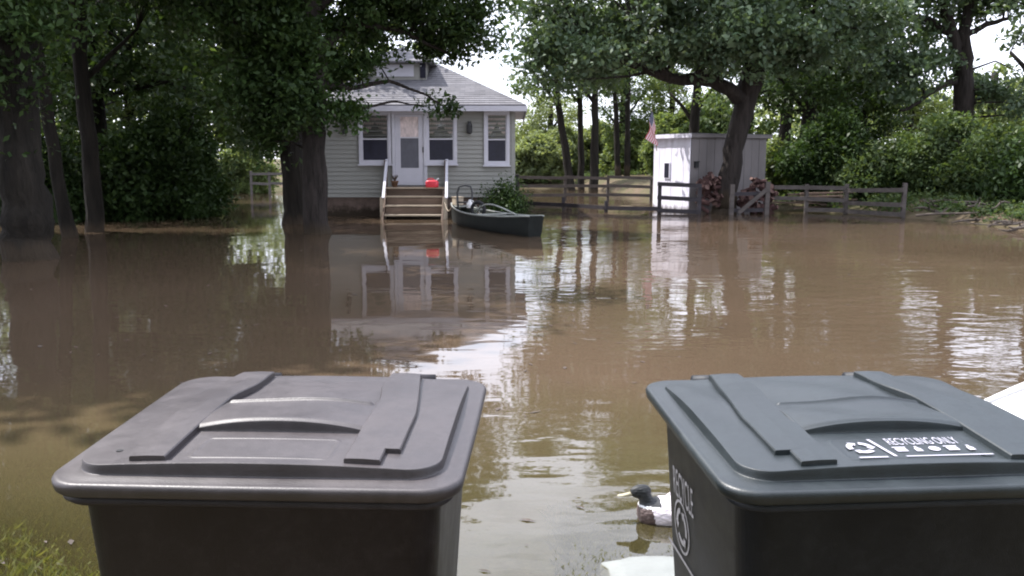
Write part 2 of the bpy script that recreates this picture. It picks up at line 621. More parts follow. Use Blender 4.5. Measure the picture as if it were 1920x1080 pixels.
def hashn(x, y):
    return (np.sin(x * 0.61 + 1.7 * np.sin(y * 0.37)) + np.sin(y * 0.83 + 1.3 * np.sin(x * 0.29 + 2)) + 0.6 * np.sin(x * 1.9 + y * 1.3)) / 2.6


def shore(x):
    """distance ahead at which the far bank comes out of the water"""
    xs = [-200, -30, -18, -13, -5, 4.5, 7.5, 9.5, 11, 12.5, 16, 30, 200]
    ys = [34, 34, 42, 50, 56, 55, 31, 28.6, 26.5, 21.5, 17.5, 14, 12]
    return np.interp(x, xs, ys)


def bed(x, y):
    near = np.interp(y, [-400, 1.0, 2.2, 3.2, 4.0, 5.0, 7.0, 12], [0.5, 0.05, 0.0, -0.035, -0.085, -0.22, -0.5, -0.9])
    near = near + 0.02 * hashn(x * 3, y * 3) * sstep(2.6, 4.2, y) + 0.012 * hashn(x * 7, y * 9)
    s = shore(x) + 0.8 * hashn(x * 1.3, y * 0.6)
    far = np.interp(y - s, [-8, -2, 0, 1.5, 6, 30, 400], [-0.9, -0.3, 0.0, 0.22, 0.5, 0.8, 3.0]) + 0.06 * hashn(x * 2, y * 2) * (y > 15)
    return np.maximum(near, np.where(y > 12, far, -0.9))


def axis(parts):
    return np.unique(np.concatenate([np.linspace(a, b, n) for a, b, n in parts]))


gx = axis([(-500, -60, 8), (-60, -16, 23), (-16, -4, 25), (-4, 4, 65), (4, 16, 41), (16, 60, 23), (60, 500, 8)])
gy = axis([(-120, -2, 10), (-2, 8, 81), (8, 16, 17), (16, 56, 81), (56, 120, 17), (120, 700, 10)])
GX, GY = np.meshgrid(gx, gy)
GZ = bed(GX, GY)
prop(grid_object('ground', GX, GY, GZ, M['ground']), kind='structure')
wtr = grid_object('flood_water', GX, GY, np.zeros_like(GX), M['water'])
att = wtr.data.attributes.new('depth', 'FLOAT', 'POINT')
att.data.foreach_set('value', np.maximum(-GZ, 0).astype(np.float32).ravel())
prop(wtr, kind='structure')

# grass standing in the shallow water at the near edge
rg = np.random.default_rng(5)


def grass(name, n, xr, yr, hmax, dens):
    x = rg.uniform(*xr, n); y = rg.uniform(*yr, n)
    keep = rg.random(n) < dens(x, y)
    x, y = x[keep], y[keep]
    z = bed(x, y)
    n = len(x)
    h = rg.uniform(0.35, 1.0, n) * hmax
    a = rg.uniform(0, 2 * math.pi, n)
    w = rg.uniform(0.003, 0.007, n)
    lx, ly = rg.normal(0, 0.55, n) * h, rg.normal(0, 0.55, n) * h
    dx, dy = np.cos(a) * w, np.sin(a) * w
    V = np.zeros((n, 4, 3))
    V[:, 0] = np.stack([x - dx, y - dy, z - 0.01], -1)
    V[:, 1] = np.stack([x + dx, y + dy, z - 0.01], -1)
    V[:, 2] = np.stack([x + lx * .5 + dx * .8, y + ly * .5 + dy * .8, z + h * .65], -1)
    V[:, 3] = np.stack([x + lx, y + ly, z + h], -1)
    return prop(quads_object(name, V.reshape(-1, 3), M['grass']), kind='stuff')


grass('grass', 120000, (-4.5, -0.4), (1.6, 5.4), 0.070,
      lambda x, y: np.clip(1.35 - (y - 3.4) * 0.75 + 0.5 * hashn(x * 9, y * 9), 0, 1) * np.clip((-x - .4) * 2, 0, 1))
grass('grass', 34000, (0.05, 1.6), (2.4, 4.3), 0.060,
      lambda x, y: np.clip(1.1 - np.abs(y - 3.4) * 0.9 + 0.5 * hashn(x * 11, y * 8), 0, 1) * np.clip((x - .15) * 4, 0, 1) * (np.hypot((x - .575) / .26, (y - 3.265) / .21) > 1))


def floating(n, seed):
    r_ = np.random.default_rng(seed)
    y = 3.2 + 24 * r_.random(n) ** 1.5
    x = r_.uniform(-.62, .62, n) * y
    keep = (bed(x, y) < -.03) & (r_.random(n) < .35 + .65 * (hashn(x * 2.2, y * 1.1) > .25))
    x, y = x[keep], y[keep]
    n = len(x)
    a_ = r_.uniform(0, 6.28, n)
    L_ = r_.uniform(.010, .055, n)
    W_ = L_ * r_.uniform(.12, .5, n)
    V = np.zeros((n, 4, 3))
    ca, sa = np.cos(a_), np.sin(a_)
    V[:, 0] = np.stack([x - ca * L_, y - sa * L_, np.full(n, .003)], -1)
    V[:, 1] = np.stack([x - sa * W_, y + ca * W_, np.full(n, .006)], -1)
    V[:, 2] = np.stack([x + ca * L_, y + sa * L_, np.full(n, .004)], -1)
    V[:, 3] = np.stack([x + sa * W_, y - ca * W_, np.full(n, .006)], -1)
    return prop(quads_object('floating_leaves', V.reshape(-1, 3), M['debris']), kind='stuff')


floating(480, 8)

# ------------------------------------------------------------------ house
HX0, HX1, HY, HZE = -6.15, 0.05, 26.4, 3.16
HC = (HX0 + HX1) / 2
HD = 7.4
house = empty('house', (HC, HY, 0), 'small grey green clapboard house with hip roof, dormer and white storm door', 'house')
hw = (HX1 - HX0) / 2
rr = random.Random(11)

mb = MB()
mb.box((0, HD / 2, 0.29 - 0.5), (2 * hw - 0.06, HD - 0.06, 0.58 + 1.0))
mb.build('foundation', M['foundation'], house)
mb = MB()
mb.box((0, HD / 2 + 0.02, (0.58 + HZE) / 2), (2 * hw - 0.05, HD - 0.05, HZE - 0.58))
mb.build('wall', M['siding'], house)
# lap siding, one board per course
expo = 0.128
nb = int((HZE - 0.56) / expo)
me_front = me_side = None
for k in range(nb):
    z = 0.56 + k * expo
    for side in (0, 1, 2):
        m_ = MB()
        L_ = hw if side == 0 else HD / 2
        vs = [(-L_, -0.032, 0), (L_, -0.032, 0), (L_, -0.004, expo + 0.012), (-L_, -0.004, expo + 0.012),
              (-L_, 0.02, 0), (L_, 0.02, 0), (L_, 0.02, expo + 0.012), (-L_, 0.02, expo + 0.012)]
        fs = [(0, 1, 2, 3), (5, 4, 7, 6), (4, 5, 1, 0), (3, 2, 6, 7), (4, 0, 3, 7), (1, 5, 6, 2)]
        if (side == 0 and me_front is None) or (side and me_side is None):
            m_.add(vs, fs)
            o = m_.build('siding_board', M['siding'], house)
            if side == 0:
                me_front = o.data
            else:
                me_side = o.data
        else:
            o = bpy.data.objects.new('siding_board', me_front if side == 0 else me_side)
            C.objects.link(o)
            o.parent = house
        o.location = (0, 0, z) if side == 0 else ((hw, HD / 2, z) if side == 1 else (-hw, HD / 2, z))
        o.rotation_euler = (0, 0, (0, R(90), R(-90))[side])
for sx in (-1, 1):
    m_ = MB()
    m_.box((sx * (hw - 0.01), 0.005, (0.56 + HZE) / 2), (0.11, 0.085, HZE - 0.57))
    m_.build('corner_board', M['siding'], house)

# roof: hip over the whole house
ov, slope = 0.36, 0.52
ex, ey0, ey1 = hw + ov, -ov, HD + ov
rise = ex * slope
ridge0, ridge1 = ey0 + ex, ey1 - ex
if ridge1 < ridge0:
    ridge0 = ridge1 = (ey0 + ey1) / 2
zt = HZE + 0.06
mb = MB()
a, b_, c, d = (-ex, ey0, zt), (ex, ey0, zt), (ex, ey1, zt), (-ex, ey1, zt)
e, f = (0, ridge0, zt + rise), (0, ridge1, zt + rise)
lo = [(p[0], p[1], zt - 0.03) for p in (a, b_, c, d)]
mb.add([a, b_, c, d, e, f] + lo, [(0, 1, 4), (1, 2, 5, 4), (2, 3, 5), (3, 0, 4, 5), (6, 7, 1, 0), (7, 8, 2, 1), (8, 9, 3, 2), (9, 6, 0, 3), (9, 8, 7, 6)])
roof = mb.build('roof', M['shingle'], house)
# shingle courses on the front and right slopes
nc = 26
for k in range(nc):
    t0 = k / nc
    m_ = MB()
    x0 = ex * (1 - t0)
    y0 = ey0 + (ridge0 - ey0) * t0
    z0 = zt + rise * t0
    t1 = min(1, (k + 1.05) / nc)
    x1 = ex * (1 - t1)
    y1 = ey0 + (ridge0 - ey0) * t1
    z1 = zt + rise * t1
    n_ = Vector((0, -slope, 1)).normalized() * 0.018
    m_.add([(-x0, y0 + n_.y, z0 + n_.z), (x0, y0 + n_.y, z0 + n_.z), (x1, y1 - .001, z1 + 0.004), (-x1, y1 - .001, z1 + 0.004),
            (-x0, y0, z0 - 0.002), (x0, y0, z0 - 0.002)], [(0, 1, 2, 3), (4, 5, 1, 0), (5, 2, 1), (4, 0, 3)])
    m_.build('shingle_course', M['shingle'], roof)
mb = MB()
for (p, q) in (((-ex, ey0 - 0.012, zt - 0.10), (ex, ey0 - 0.012, zt - 0.10)), ((ex + 0.012, ey0, zt - 0.10), (ex + 0.012, ey1, zt - 0.10)), ((-ex - 0.012, ey0, zt - 0.10), (-ex - 0.012, ey1, zt - 0.10))):
    mb.bar(p, q, 0.025, 0.15)
mb.build('fascia', M['white'], house)
mb = MB()
mb.box((0, -ov / 2 - 0.02, zt - 0.045), (2 * ex - 0.04, ov - 0.06, 0.02))
mb.box((hw + ov / 2 + .02, HD / 2, zt - 0.045), (ov - 0.06, HD - 0.02, 0.02))
mb.build('soffit', M['white'], house)

# dormer
dx0, dx1 = -4.30 - HC, -2.60 - HC
dyf = 1.25
dz0 = zt + (dyf - ey0) * slope
dz1 = dz0 + 0.56
mb = MB()
dyb = ridge0 + 0.3
mb.add([(dx0, dyf, dz0 - 0.05), (dx1, dyf, dz0 - 0.05), (dx1, dyf, dz1), (dx0, dyf, dz1),
        (dx0, dyb, dz0 - 0.05), (dx1, dyb, dz0 - 0.05), (dx1, dyb, dz1), (dx0, dyb, dz1)],
       [(0, 1, 2, 3), (1, 5, 6, 2), (4, 0, 3, 7), (5, 4, 7, 6), (3, 2, 6, 7)])
dorm = mb.build('dormer', M['siding'], house)
mb = MB()
o_ = 0.24
dm = (dx0 + dx1) / 2
A = [(dx0 - o_, dyf - o_, dz1), (dx1 + o_, dyf - o_, dz1), (dx1 + o_, dyb, dz1), (dx0 - o_, dyb, dz1)]
hh = dz1 + 0.55
mb.add(A + [(dm, dyf + 0.95, hh), (dm, dyb, hh)] + [(p[0], p[1], p[2] - 0.05) for p in A],
       [(0, 1, 4), (1, 2, 5, 4), (3, 0, 4, 5), (2, 3, 5), (6, 7, 1, 0), (7, 8, 2, 1), (9, 6, 0, 3), (9, 8, 7, 6)])
mb.build('dormer_roof', M['shingle'], dorm)
mb = MB()
mb.box((dm - .12, dyf - 0.012, (dz0 + dz1) / 2 + .01), (1.16, 0.03, 0.36))
mb.build('dormer_panel', M['white'], dorm)
mb = MB()
mb.box((dx1 - .11, dyf - 0.012, (dz0 + dz1) / 2 + .02), (0.17, 0.03, 0.46))
mb.build('dormer_cheek_shade', M['dark_screen'], dorm)  # dark strip on the face standing for the shadowed right cheek


def window(cx, w, z0, z1, curtain):
    """double hung window: frame, two sashes, screen below, curtain above"""
    yf = -0.05
    m_ = MB()
    t = 0.085
    for (px, pz, sx, sz) in ((cx - w / 2 + t / 2, (z0 + z1) / 2, t, z1 - z0), (cx + w / 2 - t / 2, (z0 + z1) / 2, t, z1 - z0),
                             (cx, z1 - t / 2, w - 2 * t, t), (cx, z0 + t / 2, w - 2 * t, t)):
        m_.box((px, yf + 0.01, pz), (sx, 0.08, sz))
    fr = m_.build('window', M['white'], house)
    iw, h0, h1 = w - 2 * t, z0 + t, z1 - t
    zm = h0 + (h1 - h0) * 0.47
    m_ = MB()
    m_.box((cx, yf + 0.045, (h0 + h1) / 2), (iw, 0.012, h1 - h0))
    m_.build('window_backing', M['dark_screen'], fr)
    m_ = MB()
    for (lo_, hi_, y) in ((h0, zm + .02, yf + 0.005), (zm - .02, h1, yf + 0.02)):
        s_ = 0.035
        m_.box((cx - iw / 2 + s_ / 2, y, (lo_ + hi_) / 2), (s_, 0.02, hi_ - lo_))
        m_.box((cx + iw / 2 - s_ / 2, y, (lo_ + hi_) / 2), (s_, 0.02, hi_ - lo_))
        m_.box((cx, y, lo_ + s_ / 2), (iw - 2 * s_, 0.02, s_))
        m_.box((cx, y, hi_ - s_ / 2), (iw - 2 * s_, 0.02, s_))
    m_.build('sash', M['white'], fr)
    m_ = MB()
    m_.box((cx, yf + 0.012, (h0 + zm) / 2), (iw - .07, 0.004, zm - h0 - .05))
    m_.build('insect_screen', M['dark_screen'], fr)
    m_ = MB()
    m_.box((cx, yf + 0.022, (h1 + zm) / 2), (iw - .07, 0.004, h1 - zm - .05))
    m_.build('pane', M['glass'], fr)
    if curtain:
        m_ = MB()
        n = 40
        rnd = random.Random(int(cx * 100))
        for half in (-1, 1):
            top, bot = [], []
            for i in range(n // 2 + 1):
                u = i / (n // 2)
                x = cx + half * (iw / 2 - .02) * (1 - u)
                y = yf + 0.032 + 0.005 * math.sin(i * 1.9)
                top.append((x, y, h1 - .02))
                bot.append((x, y, zm + (h1 - zm) * (0.12 + 0.55 * u ** 1.6) + rnd.uniform(-.015, .015)))
            m_.loft([top, bot], cap0=False, cap1=False, wrap=False)
        m_.build('curtain', M['curtain'], fr)
    m_ = MB()
    m_.box((cx, yf - 0.02, z0 - 0.02), (w + .06, 0.13, 0.04))
    m_.build('sill', M['white'], fr)


for (c0, w) in ((-4.015, 0.95), (-2.08, 0.93)):
    window(c0 - HC, w, 1.53, 3.07, True)
window(-0.445 - HC, 0.75, 1.50, 3.07, True)

# storm door between the windows
dcx, dw_, dzb, dzt = -3.005 - HC, 1.02, 0.92, 3.07
m_ = MB()
for sx in (-1, 1):
    m_.box((dcx + sx * (dw_ / 2 - .045), -0.05, (dzb + dzt) / 2), (0.09, 0.10, dzt - dzb))
m_.box((dcx, -0.05, dzt - .05), (dw_ - .18, 0.10, 0.10))
dfr = m_.build('door_frame', M['white'], house)
m_ = MB()
pw = dw_ - .19
m_.box((dcx, -0.045, (dzb + 1.42) / 2), (pw, 0.045, 1.42 - dzb))
m_.box((dcx, -0.045, 2.93), (pw, 0.045, 0.06))
for sx in (-1, 1):
    m_.box((dcx + sx * (pw / 2 - .075), -0.045, (1.42 + 2.9) / 2), (0.15, 0.045, 2.9 - 1.42))
door = m_.build('door', M['white'], house)
m_ = MB(); m_.box((dcx, -0.04, 1.86), (pw - .30, 0.012, 0.86)); m_.build('door_screen', M['grey_screen'], door)
m_ = MB(); m_.box((dcx, -0.04, 2.60), (pw - .30, 0.012, 0.60)); m_.build('door_curtain', M['curtain'], door)
m_ = MB(); m_.box((dcx, -0.049, 2.30), (pw - .30, 0.012, 0.035)); m_.build('mid_rail', M['white'], door)
m_ = MB(); m_.box((dcx + .40, -0.085, 1.95), (0.025, 0.035, 0.16)); m_.build('handle', M['metal_dark'], door)
for x in (-4.89, -1.24):
    m_ = MB()
    m_.box((x - HC, -0.06, 2.60), (0.10, 0.05, 0.34))
    m_.loft([[(x - HC + r_ * math.cos(i * 1.0472), -0.13 + r_ * math.sin(i * 1.0472), z_) for i in range(6)] for (r_, z_) in ((0.04, 2.40), (0.075, 2.44), (0.085, 2.66), (0.03, 2.74))])
    m_.build('wall_lantern', M['metal_dark'], house)

# ------------------------------------------------------------------ entrance steps
SX0, SX1 = -3.62, -1.92
st = empty('entrance_steps', ((SX0 + SX1) / 2, HY, 0), 'brown wooden entrance steps with sloping white handrails, standing in the flood', 'steps')
sw = SX1 - SX0
for k in range(6):
    m_ = MB()
    m_.box((0, -0.14 - k * 0.152, 0.86), (sw, 0.146, 0.04))
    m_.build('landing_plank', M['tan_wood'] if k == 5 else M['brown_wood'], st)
for k, (y, z) in enumerate(((-1.02, 0.62), (-1.28, 0.37), (-1.54, 0.12))):
    for j in range(2):
        m_ = MB()
        m_.box((0, y - 0.065 + j * 0.132, z), (sw - .10, 0.126, 0.04))
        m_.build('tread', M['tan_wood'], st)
    m_ = MB()
    m_.box((0, y + 0.15, z + 0.10), (sw - .14, 0.02, 0.22))
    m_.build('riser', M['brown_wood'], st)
for sx in (-1, 1):
    m_ = MB()
    m_.bar((sx * (sw / 2 - .025), -0.9, 0.72), (sx * (sw / 2 - .025), -1.78, -0.14), 0.045, 0.26)
    m_.build('stringer', M['brown_wood'], st)
    x = sx * (sw / 2 + .03)
    m_ = MB(); m_.bar((x, -1.52, -0.6), (x, -1.52, 0.62), 0.075, 0.075, up=(0, 1, 0)); m_.build('newel_post', M['tan_wood'], st)
    m_ = MB(); m_.bar((x, -0.95, -0.6), (x, -0.95, 0.84), 0.08, 0.08, up=(0, 1, 0)); m_.build('landing_post', M['tan_wood'], st)
    m_ = MB(); m_.bar((x - .05, -0.16, 0.2), (x - .05, -0.16, 1.64), 0.09, 0.09, up=(0, 1, 0)); m_.build('wall_post', M['brown_wood'], st)
    m_ = MB(); m_.bar((x - .02, -0.12, 1.66), (x + .06, -1.58, 0.60), 0.075, 0.04); m_.build('handrail', M['white'], st)

# things standing on the landing
jug = empty('fuel_can', (-2.28, 25.45, 0.88), 'red plastic fuel can on the right end of the step landing', 'fuel can')
m_ = MB()
prof = [(0.0, 0.17, 0.10), (0.02, 0.185, 0.11), (0.15, 0.185, 0.11), (0.19, 0.15, 0.09), (0.205, 0.08, 0.05)]
m_.loft([[(a_ * np.sign(math.cos(t)) * abs(math.cos(t)) ** .5, b2 * np.sign(math.sin(t)) * abs(math.sin(t)) ** .5, z) for t in np.linspace(0, 2 * math.pi, 24, endpoint=False)] for z, a_, b2 in prof])
m_.build('can_body', M['red'], jug, True)
m_ = MB(); m_.tube([(-.14, 0, .18), (-.12, 0, .235), (-.04, 0, .25), (.03, 0, .245), (.06, 0, .19)], 0.016, 8); m_.build('handle', M['red'], jug, True)
m_ = MB(); m_.tube([(.10, 0, .17), (.14, 0, .22), (.19, 0, .25)], [.022, .018, .012], 10); m_.build('spout', M['white_plastic'], jug, True)
pot = empty('flower_pot', (-3.36, 25.6, 0.88), 'small brown flower pot with a dry plant, left end of the step landing', 'flower pot')
m_ = MB()
m_.loft([[(r_ * math.cos(i * math.pi / 8), r_ * math.sin(i * math.pi / 8), z) for i in range(16)] for r_, z in ((.07, 0), (.10, .15), (.115, .15), (.115, .18), (.095, .18), (.09, .15))])
m_.build('pot', M['pot'], pot, True)
m_ = MB()
for i in range(9):
    a_ = i * .7
    m_.tube([(0, 0, .14), (.05 * math.cos(a_), .05 * math.sin(a_), .25), (.10 * math.cos(a_), .10 * math.sin(a_), .32 + .02 * (i % 3))], [.012, .012, .006], 5)
m_.build('dry_stems', M['debris'], pot)

# ------------------------------------------------------------------ canoe, tied up at the steps
bow, stern = Vector((-1.62, 24.1, 0)), Vector((0.48, 19.05, 0))
axis_ = (bow - stern)
LN = axis_.length
ang = math.atan2(axis_.y, axis_.x)
cn_ = empty('canoe', tuple((bow + stern) / 2), 'long dark green square-stern canoe floating in front of the steps', 'canoe', rz=ang)


def station(u):
    """u: 0 stern .. 1 bow -> half beam, gunwale z, keel z"""
    if u < 0.5:
        hb = 0.17 + (0.45 - 0.17) * math.sin(u / 0.5 * math.pi / 2) ** 0.8
    else:
        hb = 0.45 * math.cos((u - 0.5) / 0.5 * math.pi / 2) ** 0.75
    g = 0.34 + 0.13 * abs(u - 0.5) ** 2 * 4 * (0.8 if u < .5 else 1.1)
    k = -0.10 + (0.12 * ((u - 0.8) / 0.2) ** 2 if u > 0.8 else 0)
    return max(hb, 0.012), g, k


def hull_rings(inset):
    rings = []
    for i in range(29):
        u = i / 28
        hb, g, k = station(u)
        hb = max(hb - inset, 0.004)
        k += inset
        x = -LN / 2 + u * LN
        rake = 0.10 if u < 0.02 else 0
        ring = []
        for j in range(17):
            t = -1 + 2 * j / 16
            a_ = abs(t)
            yy = math.copysign(hb * math.sin(min(1, a_ * 1.25) * math.pi / 2) ** 0.9, t) if a_ > 0 else 0
            zz = k + (g - k) * max(0, (a_ - 0.12) / 0.88) ** 1.9
            xx = x - rake * (zz - k) / (g - k)
            if u > 0.97:
                xx += 0.06 * (zz - k)
            ring.append((xx, yy, zz))
        rings.append(ring)
    return rings


m_ = MB()
ro, ri = hull_rings(0), hull_rings(0.02)
m_.loft(ro, cap0=False, cap1=False, wrap=False)
m_.add(ro[0], [tuple(range(17))])
m_.build('hull', M['canoe'], cn_, True)
m_ = MB(); m_.loft(ri, cap0=False, cap1=False, wrap=False); m_.build('hull_lining', M['canoe_in'], cn_, True)
for e_ in (0, 16):
    m_ = MB(); m_.tube([(r[e_][0], r[e_][1], r[e_][2] + .008) for r in ro], 0.021, 8); m_.build('gunwale', M['gunwale'], cn_, True)
m_ = MB(); m_.box((-LN / 2 - .06, 0, .40), (.05, .36, .10)); m_.build('transom', M['canoe'], cn_)
for u in (0.22, 0.72):
    hb, g, k = station(u)
    m_ = MB(); m_.box((-LN / 2 + u * LN, 0, g - .09), (.26, 2 * hb - .06, .025)); m_.build('seat', M['tan_wood'], cn_)
hb, g, k = station(.48)
m_ = MB(); m_.tube([(-LN / 2 + .48 * LN, -hb, g), (-LN / 2 + .48 * LN, hb, g)], .018, 8); m_.build('thwart', M['gunwale'], cn_)
m_ = MB(); m_.poly([(LN / 2 - .02, 0, .46), (LN / 2 - .75, .17, .42), (LN / 2 - .75, -.17, .42)], .02); m_.build('bow_deck', M['gunwale'], cn_)
# mooring rope
m_ = MB()
pb, ps = Vector((-1.63, 24.05, .42)), Vector((-1.90, 24.90, .55))
m_.tube([pb.lerp(ps, t) - Vector((0, 0, .22 * math.sin(t * math.pi))) for t in np.linspace(0, 1, 9)], .012, 6)
o = m_.build('mooring_rope', M['tan_wood']); prop(o, 'thin pale rope from the canoe bow to the steps', 'rope')


def incanoe(u, v, z):
    c_ = Vector((-LN / 2 + u * LN, v, z))
    return Matrix.Rotation(ang, 3, 'Z') @ c_ + (bow + stern) / 2


# hand cart lying in the canoe: a loop handle standing up and one wheel
p0 = incanoe(.80, .02, .20)
cart = empty('hand_cart', tuple(p0), 'black hand cart with upright loop handle, riding in the bow half of the canoe', 'hand cart')
m_ = MB()
lp = [(-.16, 0, .02)] + [(-.19, 0.01, .35), (-.20, .02, .60), (-.15, .02, .76), (0, .02, .80), (.15, .02, .76), (.19, .02, .60), (.17, .01, .35)] + [(.12, 0, .02)]
m_.tube(lp, .026, 8)
m_.build('loop_handle', M['metal_dark'], cart, True)
m_ = MB(); m_.tube([(-.19, 0, .36), (.18, 0, .36)], .02, 8); m_.tube([(-.15, 0, .05), (.30, -.45, .10)], .022, 8); m_.tube([(.12, 0, .05), (.33, -.45, .10)], .022, 8)
m_.build('cart_frame', M['metal_dark'], cart, True)
wh = [(.36 + .16 * math.cos(t), -.55 - .10 * math.cos(t), .20 + .19 * math.sin(t)) for t in np.linspace(0, 2 * math.pi, 28, endpoint=False)]
m_ = MB(); m_.tube(wh, .045, 10, closed=True); w_ = m_.build('wheel', M['rubber'], cart, True)
m_ = MB()
for t in np.linspace(0, math.pi, 4)[:3]:
    m_.tube([(.36 + .15 * math.cos(t), -.55 - .09 * math.cos(t), .20 + .17 * math.sin(t)), (.36 - .15 * math.cos(t), -.55 + .09 * math.cos(t), .20 - .17 * math.sin(t))], .014, 6)
m_.build('rim', M['gunwale'], w_)
# white jug beside the cart, pale box at the bow, pale hoop over the gunwale
p1 = incanoe(.76, -.03, .52)
jg = empty('plastic_jug', tuple(p1 + Vector((.0, 0, 0))), 'white plastic jug wedged beside the hand cart in the canoe', 'jug')
m_ = MB()
m_.loft([[(r_ * math.cos(i * math.pi / 8), r_ * math.sin(i * math.pi / 8), z) for i in range(16)] for r_, z in ((.07, -.10), (.08, -.08), (.08, .03), (.03, .09), (.03, .12))])
m_.build('jug_body', M['white_plastic'], jg, True)
m_ = MB(); m_.tube([(.03, 0, .10), (.09, 0, .08), (.085, 0, 0)], .013, 6); m_.build('handle', M['white_plastic'], jg)
p2 = incanoe(.915, 0, .46)
bx = empty('wooden_box', tuple(p2), 'pale wooden box set on the bow of the canoe', 'box', rz=ang)
m_ = MB(); m_.box((0, 0, .10), (.30, .22, .20)); m_.build('box_body', M['tan_wood'], bx, bevel=.012)
m_ = MB(); m_.box((0, 0, .212), (.33, .25, .022)); m_.build('box_lid', M['tan_wood'], bx)
m_ = MB()
hp = [incanoe(.62 - .30 * t, .05 - .36 * t ** 2, .36 + .22 * math.sin(t ** .8 * math.pi * .98)) for t in np.linspace(0, 1, 14)]
m_.tube(hp, .02, 10)
prop(m_.build('plastic_hoop', M['gunwale'], None, True), 'pale bent plastic pipe arching across the middle of the canoe', 'pipe')

# ------------------------------------------------------------------ shed
sc0 = Vector((5.67, 28.45, 0))
wd = Vector((-.885 * .0 - .466, .885, 0))        # along the white face, away from the near corner
sd = Vector((.885, .466, 0))                     # along the face coloured as if shaded
Rz = math.atan2(sd.y, sd.x)
shed = empty('shed', tuple(sc0), 'small white shed with flat roof standing in the flood beside the leaning oak', 'shed', rz=Rz)
SWD, SLD, SH = 1.9, 3.15, 2.36
m_ = MB(); m_.box((SLD / 2, SWD / 2, SH / 2 - .3), (SLD - .05, SWD - .05, SH + .6)); m_.build('wall', M['shed_shaded'], shed)
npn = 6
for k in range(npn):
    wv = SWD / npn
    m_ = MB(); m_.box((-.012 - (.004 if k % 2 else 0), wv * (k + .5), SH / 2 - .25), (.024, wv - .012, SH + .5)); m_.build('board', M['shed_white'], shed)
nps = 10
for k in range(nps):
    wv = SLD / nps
    m_ = MB(); m_.box((wv * (k + .5), -.012 - (.004 if k % 2 else 0), SH / 2 - .25), (wv - .012, .024, SH + .5)); m_.build('board', M['shed_shaded'], shed)
m_ = MB(); m_.box((-.045, SWD * .60, 1.32), (.03, .30, .54)); wf = m_.build('window', M['shed_white'], shed)
m_ = MB(); m_.box((-.064, SWD * .60, 1.32), (.012, .23, .47)); m_.build('pane', M['dark_screen'], wf)
m_ = MB(); m_.box((SLD / 2, SWD / 2, SH + .06), (SLD + .24, SWD + .30, .11)); sr = m_.build('roof', M['shed_shaded'], shed)
m_ = MB(); m_.box((-.135, SWD / 2, SH + .06), (.025, SWD + .34, .125)); m_.build('fascia', M['shed_white'], sr)
m_ = MB(); m_.box((SLD / 2, SWD / 2, SH + .127), (SLD + .26, SWD + .32, .02)); m_.build('roofing_felt', M['shingle'], sr)
m_ = MB(); m_.box((.18, -.07, 1.50), (.12, .09, .17)); m_.box((.18, -.09, 1.60), (.15, .13, .03)); m_.build('lamp', M['metal_dark'], shed)

# flag on a slanting staff at the shed's corner
m_, nt, N, L, b = mat_nodes('flag_cloth')
uv = N.new('ShaderNodeUVMap')
sp = N.new('ShaderNodeSeparateXYZ'); L.new(uv.outputs[0], sp.inputs[0])


def mth(op, a_, b2=None):
    n = N.new('ShaderNodeMath'); n.operation = op
    for i, q in enumerate((a_, b2)):
        if q is None:
            continue
        if isinstance(q, (int, float)):
            n.inputs[i].default_value = q
        else:
            L.new(q, n.inputs[i])
    return n.outputs[0]


par = mth('MODULO', mth('FLOOR', mth('MULTIPLY', sp.outputs[1], 13)), 2)
mx = N.new('ShaderNodeMix'); mx.data_type = 'RGBA'
mx.inputs[6].default_value = (0.62, 0.10, 0.13, 1); mx.inputs[7].default_value = (0.80, 0.76, 0.78, 1)
L.new(par, mx.inputs[0])
canton = mth('MULTIPLY', mth('LESS_THAN', sp.outputs[0], 0.4), mth('GREATER_THAN', sp.outputs[1], 6 / 13))
gx_ = mth('SUBTRACT', mth('FRACT', mth('MULTIPLY', sp.outputs[0], 15)), 0.5)
gy_ = mth('SUBTRACT', mth('FRACT', mth('MULTIPLY', sp.outputs[1], 9.3)), 0.5)
star = mth('LESS_THAN', mth('ADD', mth('MULTIPLY', gx_, gx_), mth('MULTIPLY', gy_, gy_)), 0.07)
mb2 = N.new('ShaderNodeMix'); mb2.data_type = 'RGBA'
mb2.inputs[6].default_value = (0.03, 0.035, 0.13, 1); mb2.inputs[7].default_value = (0.7, 0.7, 0.72, 1)
L.new(star, mb2.inputs[0])
mo = N.new('ShaderNodeMix'); mo.data_type = 'RGBA'
L.new(canton, mo.inputs[0]); L.new(mx.outputs[2], mo.inputs[6]); L.new(mb2.outputs[2], mo.inputs[7])
L.new(mo.outputs[2], b.inputs['Base Color']); b.inputs['Roughness'].default_value = 0.85
M['flag'] = m_
fb = Vector(P(1234, 262, 29.0))
flag = empty('flag', tuple(fb), 'small striped flag drooping from a slanting staff at the shed roof', 'flag')
ft = Vector(P(1222, 205, 28.7)) - fb
m_ = MB(); m_.tube([(0.02, 0.35, -.35), tuple(ft)], .016, 8); m_.build('staff', M['tan_wood'], flag, True)
nx_, ny_ = 21, 27
V, F = [], []
for j in range(ny_):
    for i in range(nx_):
        u, v = i / (nx_ - 1), j / (ny_ - 1)     # v along the staff, top = 1
        top = ft * (0.55 + 0.45 * v)
        fold = 0.055 * math.sin(u * 9 + v * 2) * (0.3 + u)
        V.append((top.x - .16 * u + 0.22 * (1 - v) * u + fold * .9, top.y - 0.12 * u + fold, top.z - 0.80 * u * (0.9 + .25 * v)))
for j in range(ny_ - 1):
    for i in range(nx_ - 1):
        F.append((j * nx_ + i, j * nx_ + i + 1, (j + 1) * nx_ + i + 1, (j + 1) * nx_ + i))
m_ = MB(); m_.add(V, F)
fo = m_.build('flag_cloth', M['flag'], flag, True)
ul = fo.data.uv_layers.new(name='UVMap')
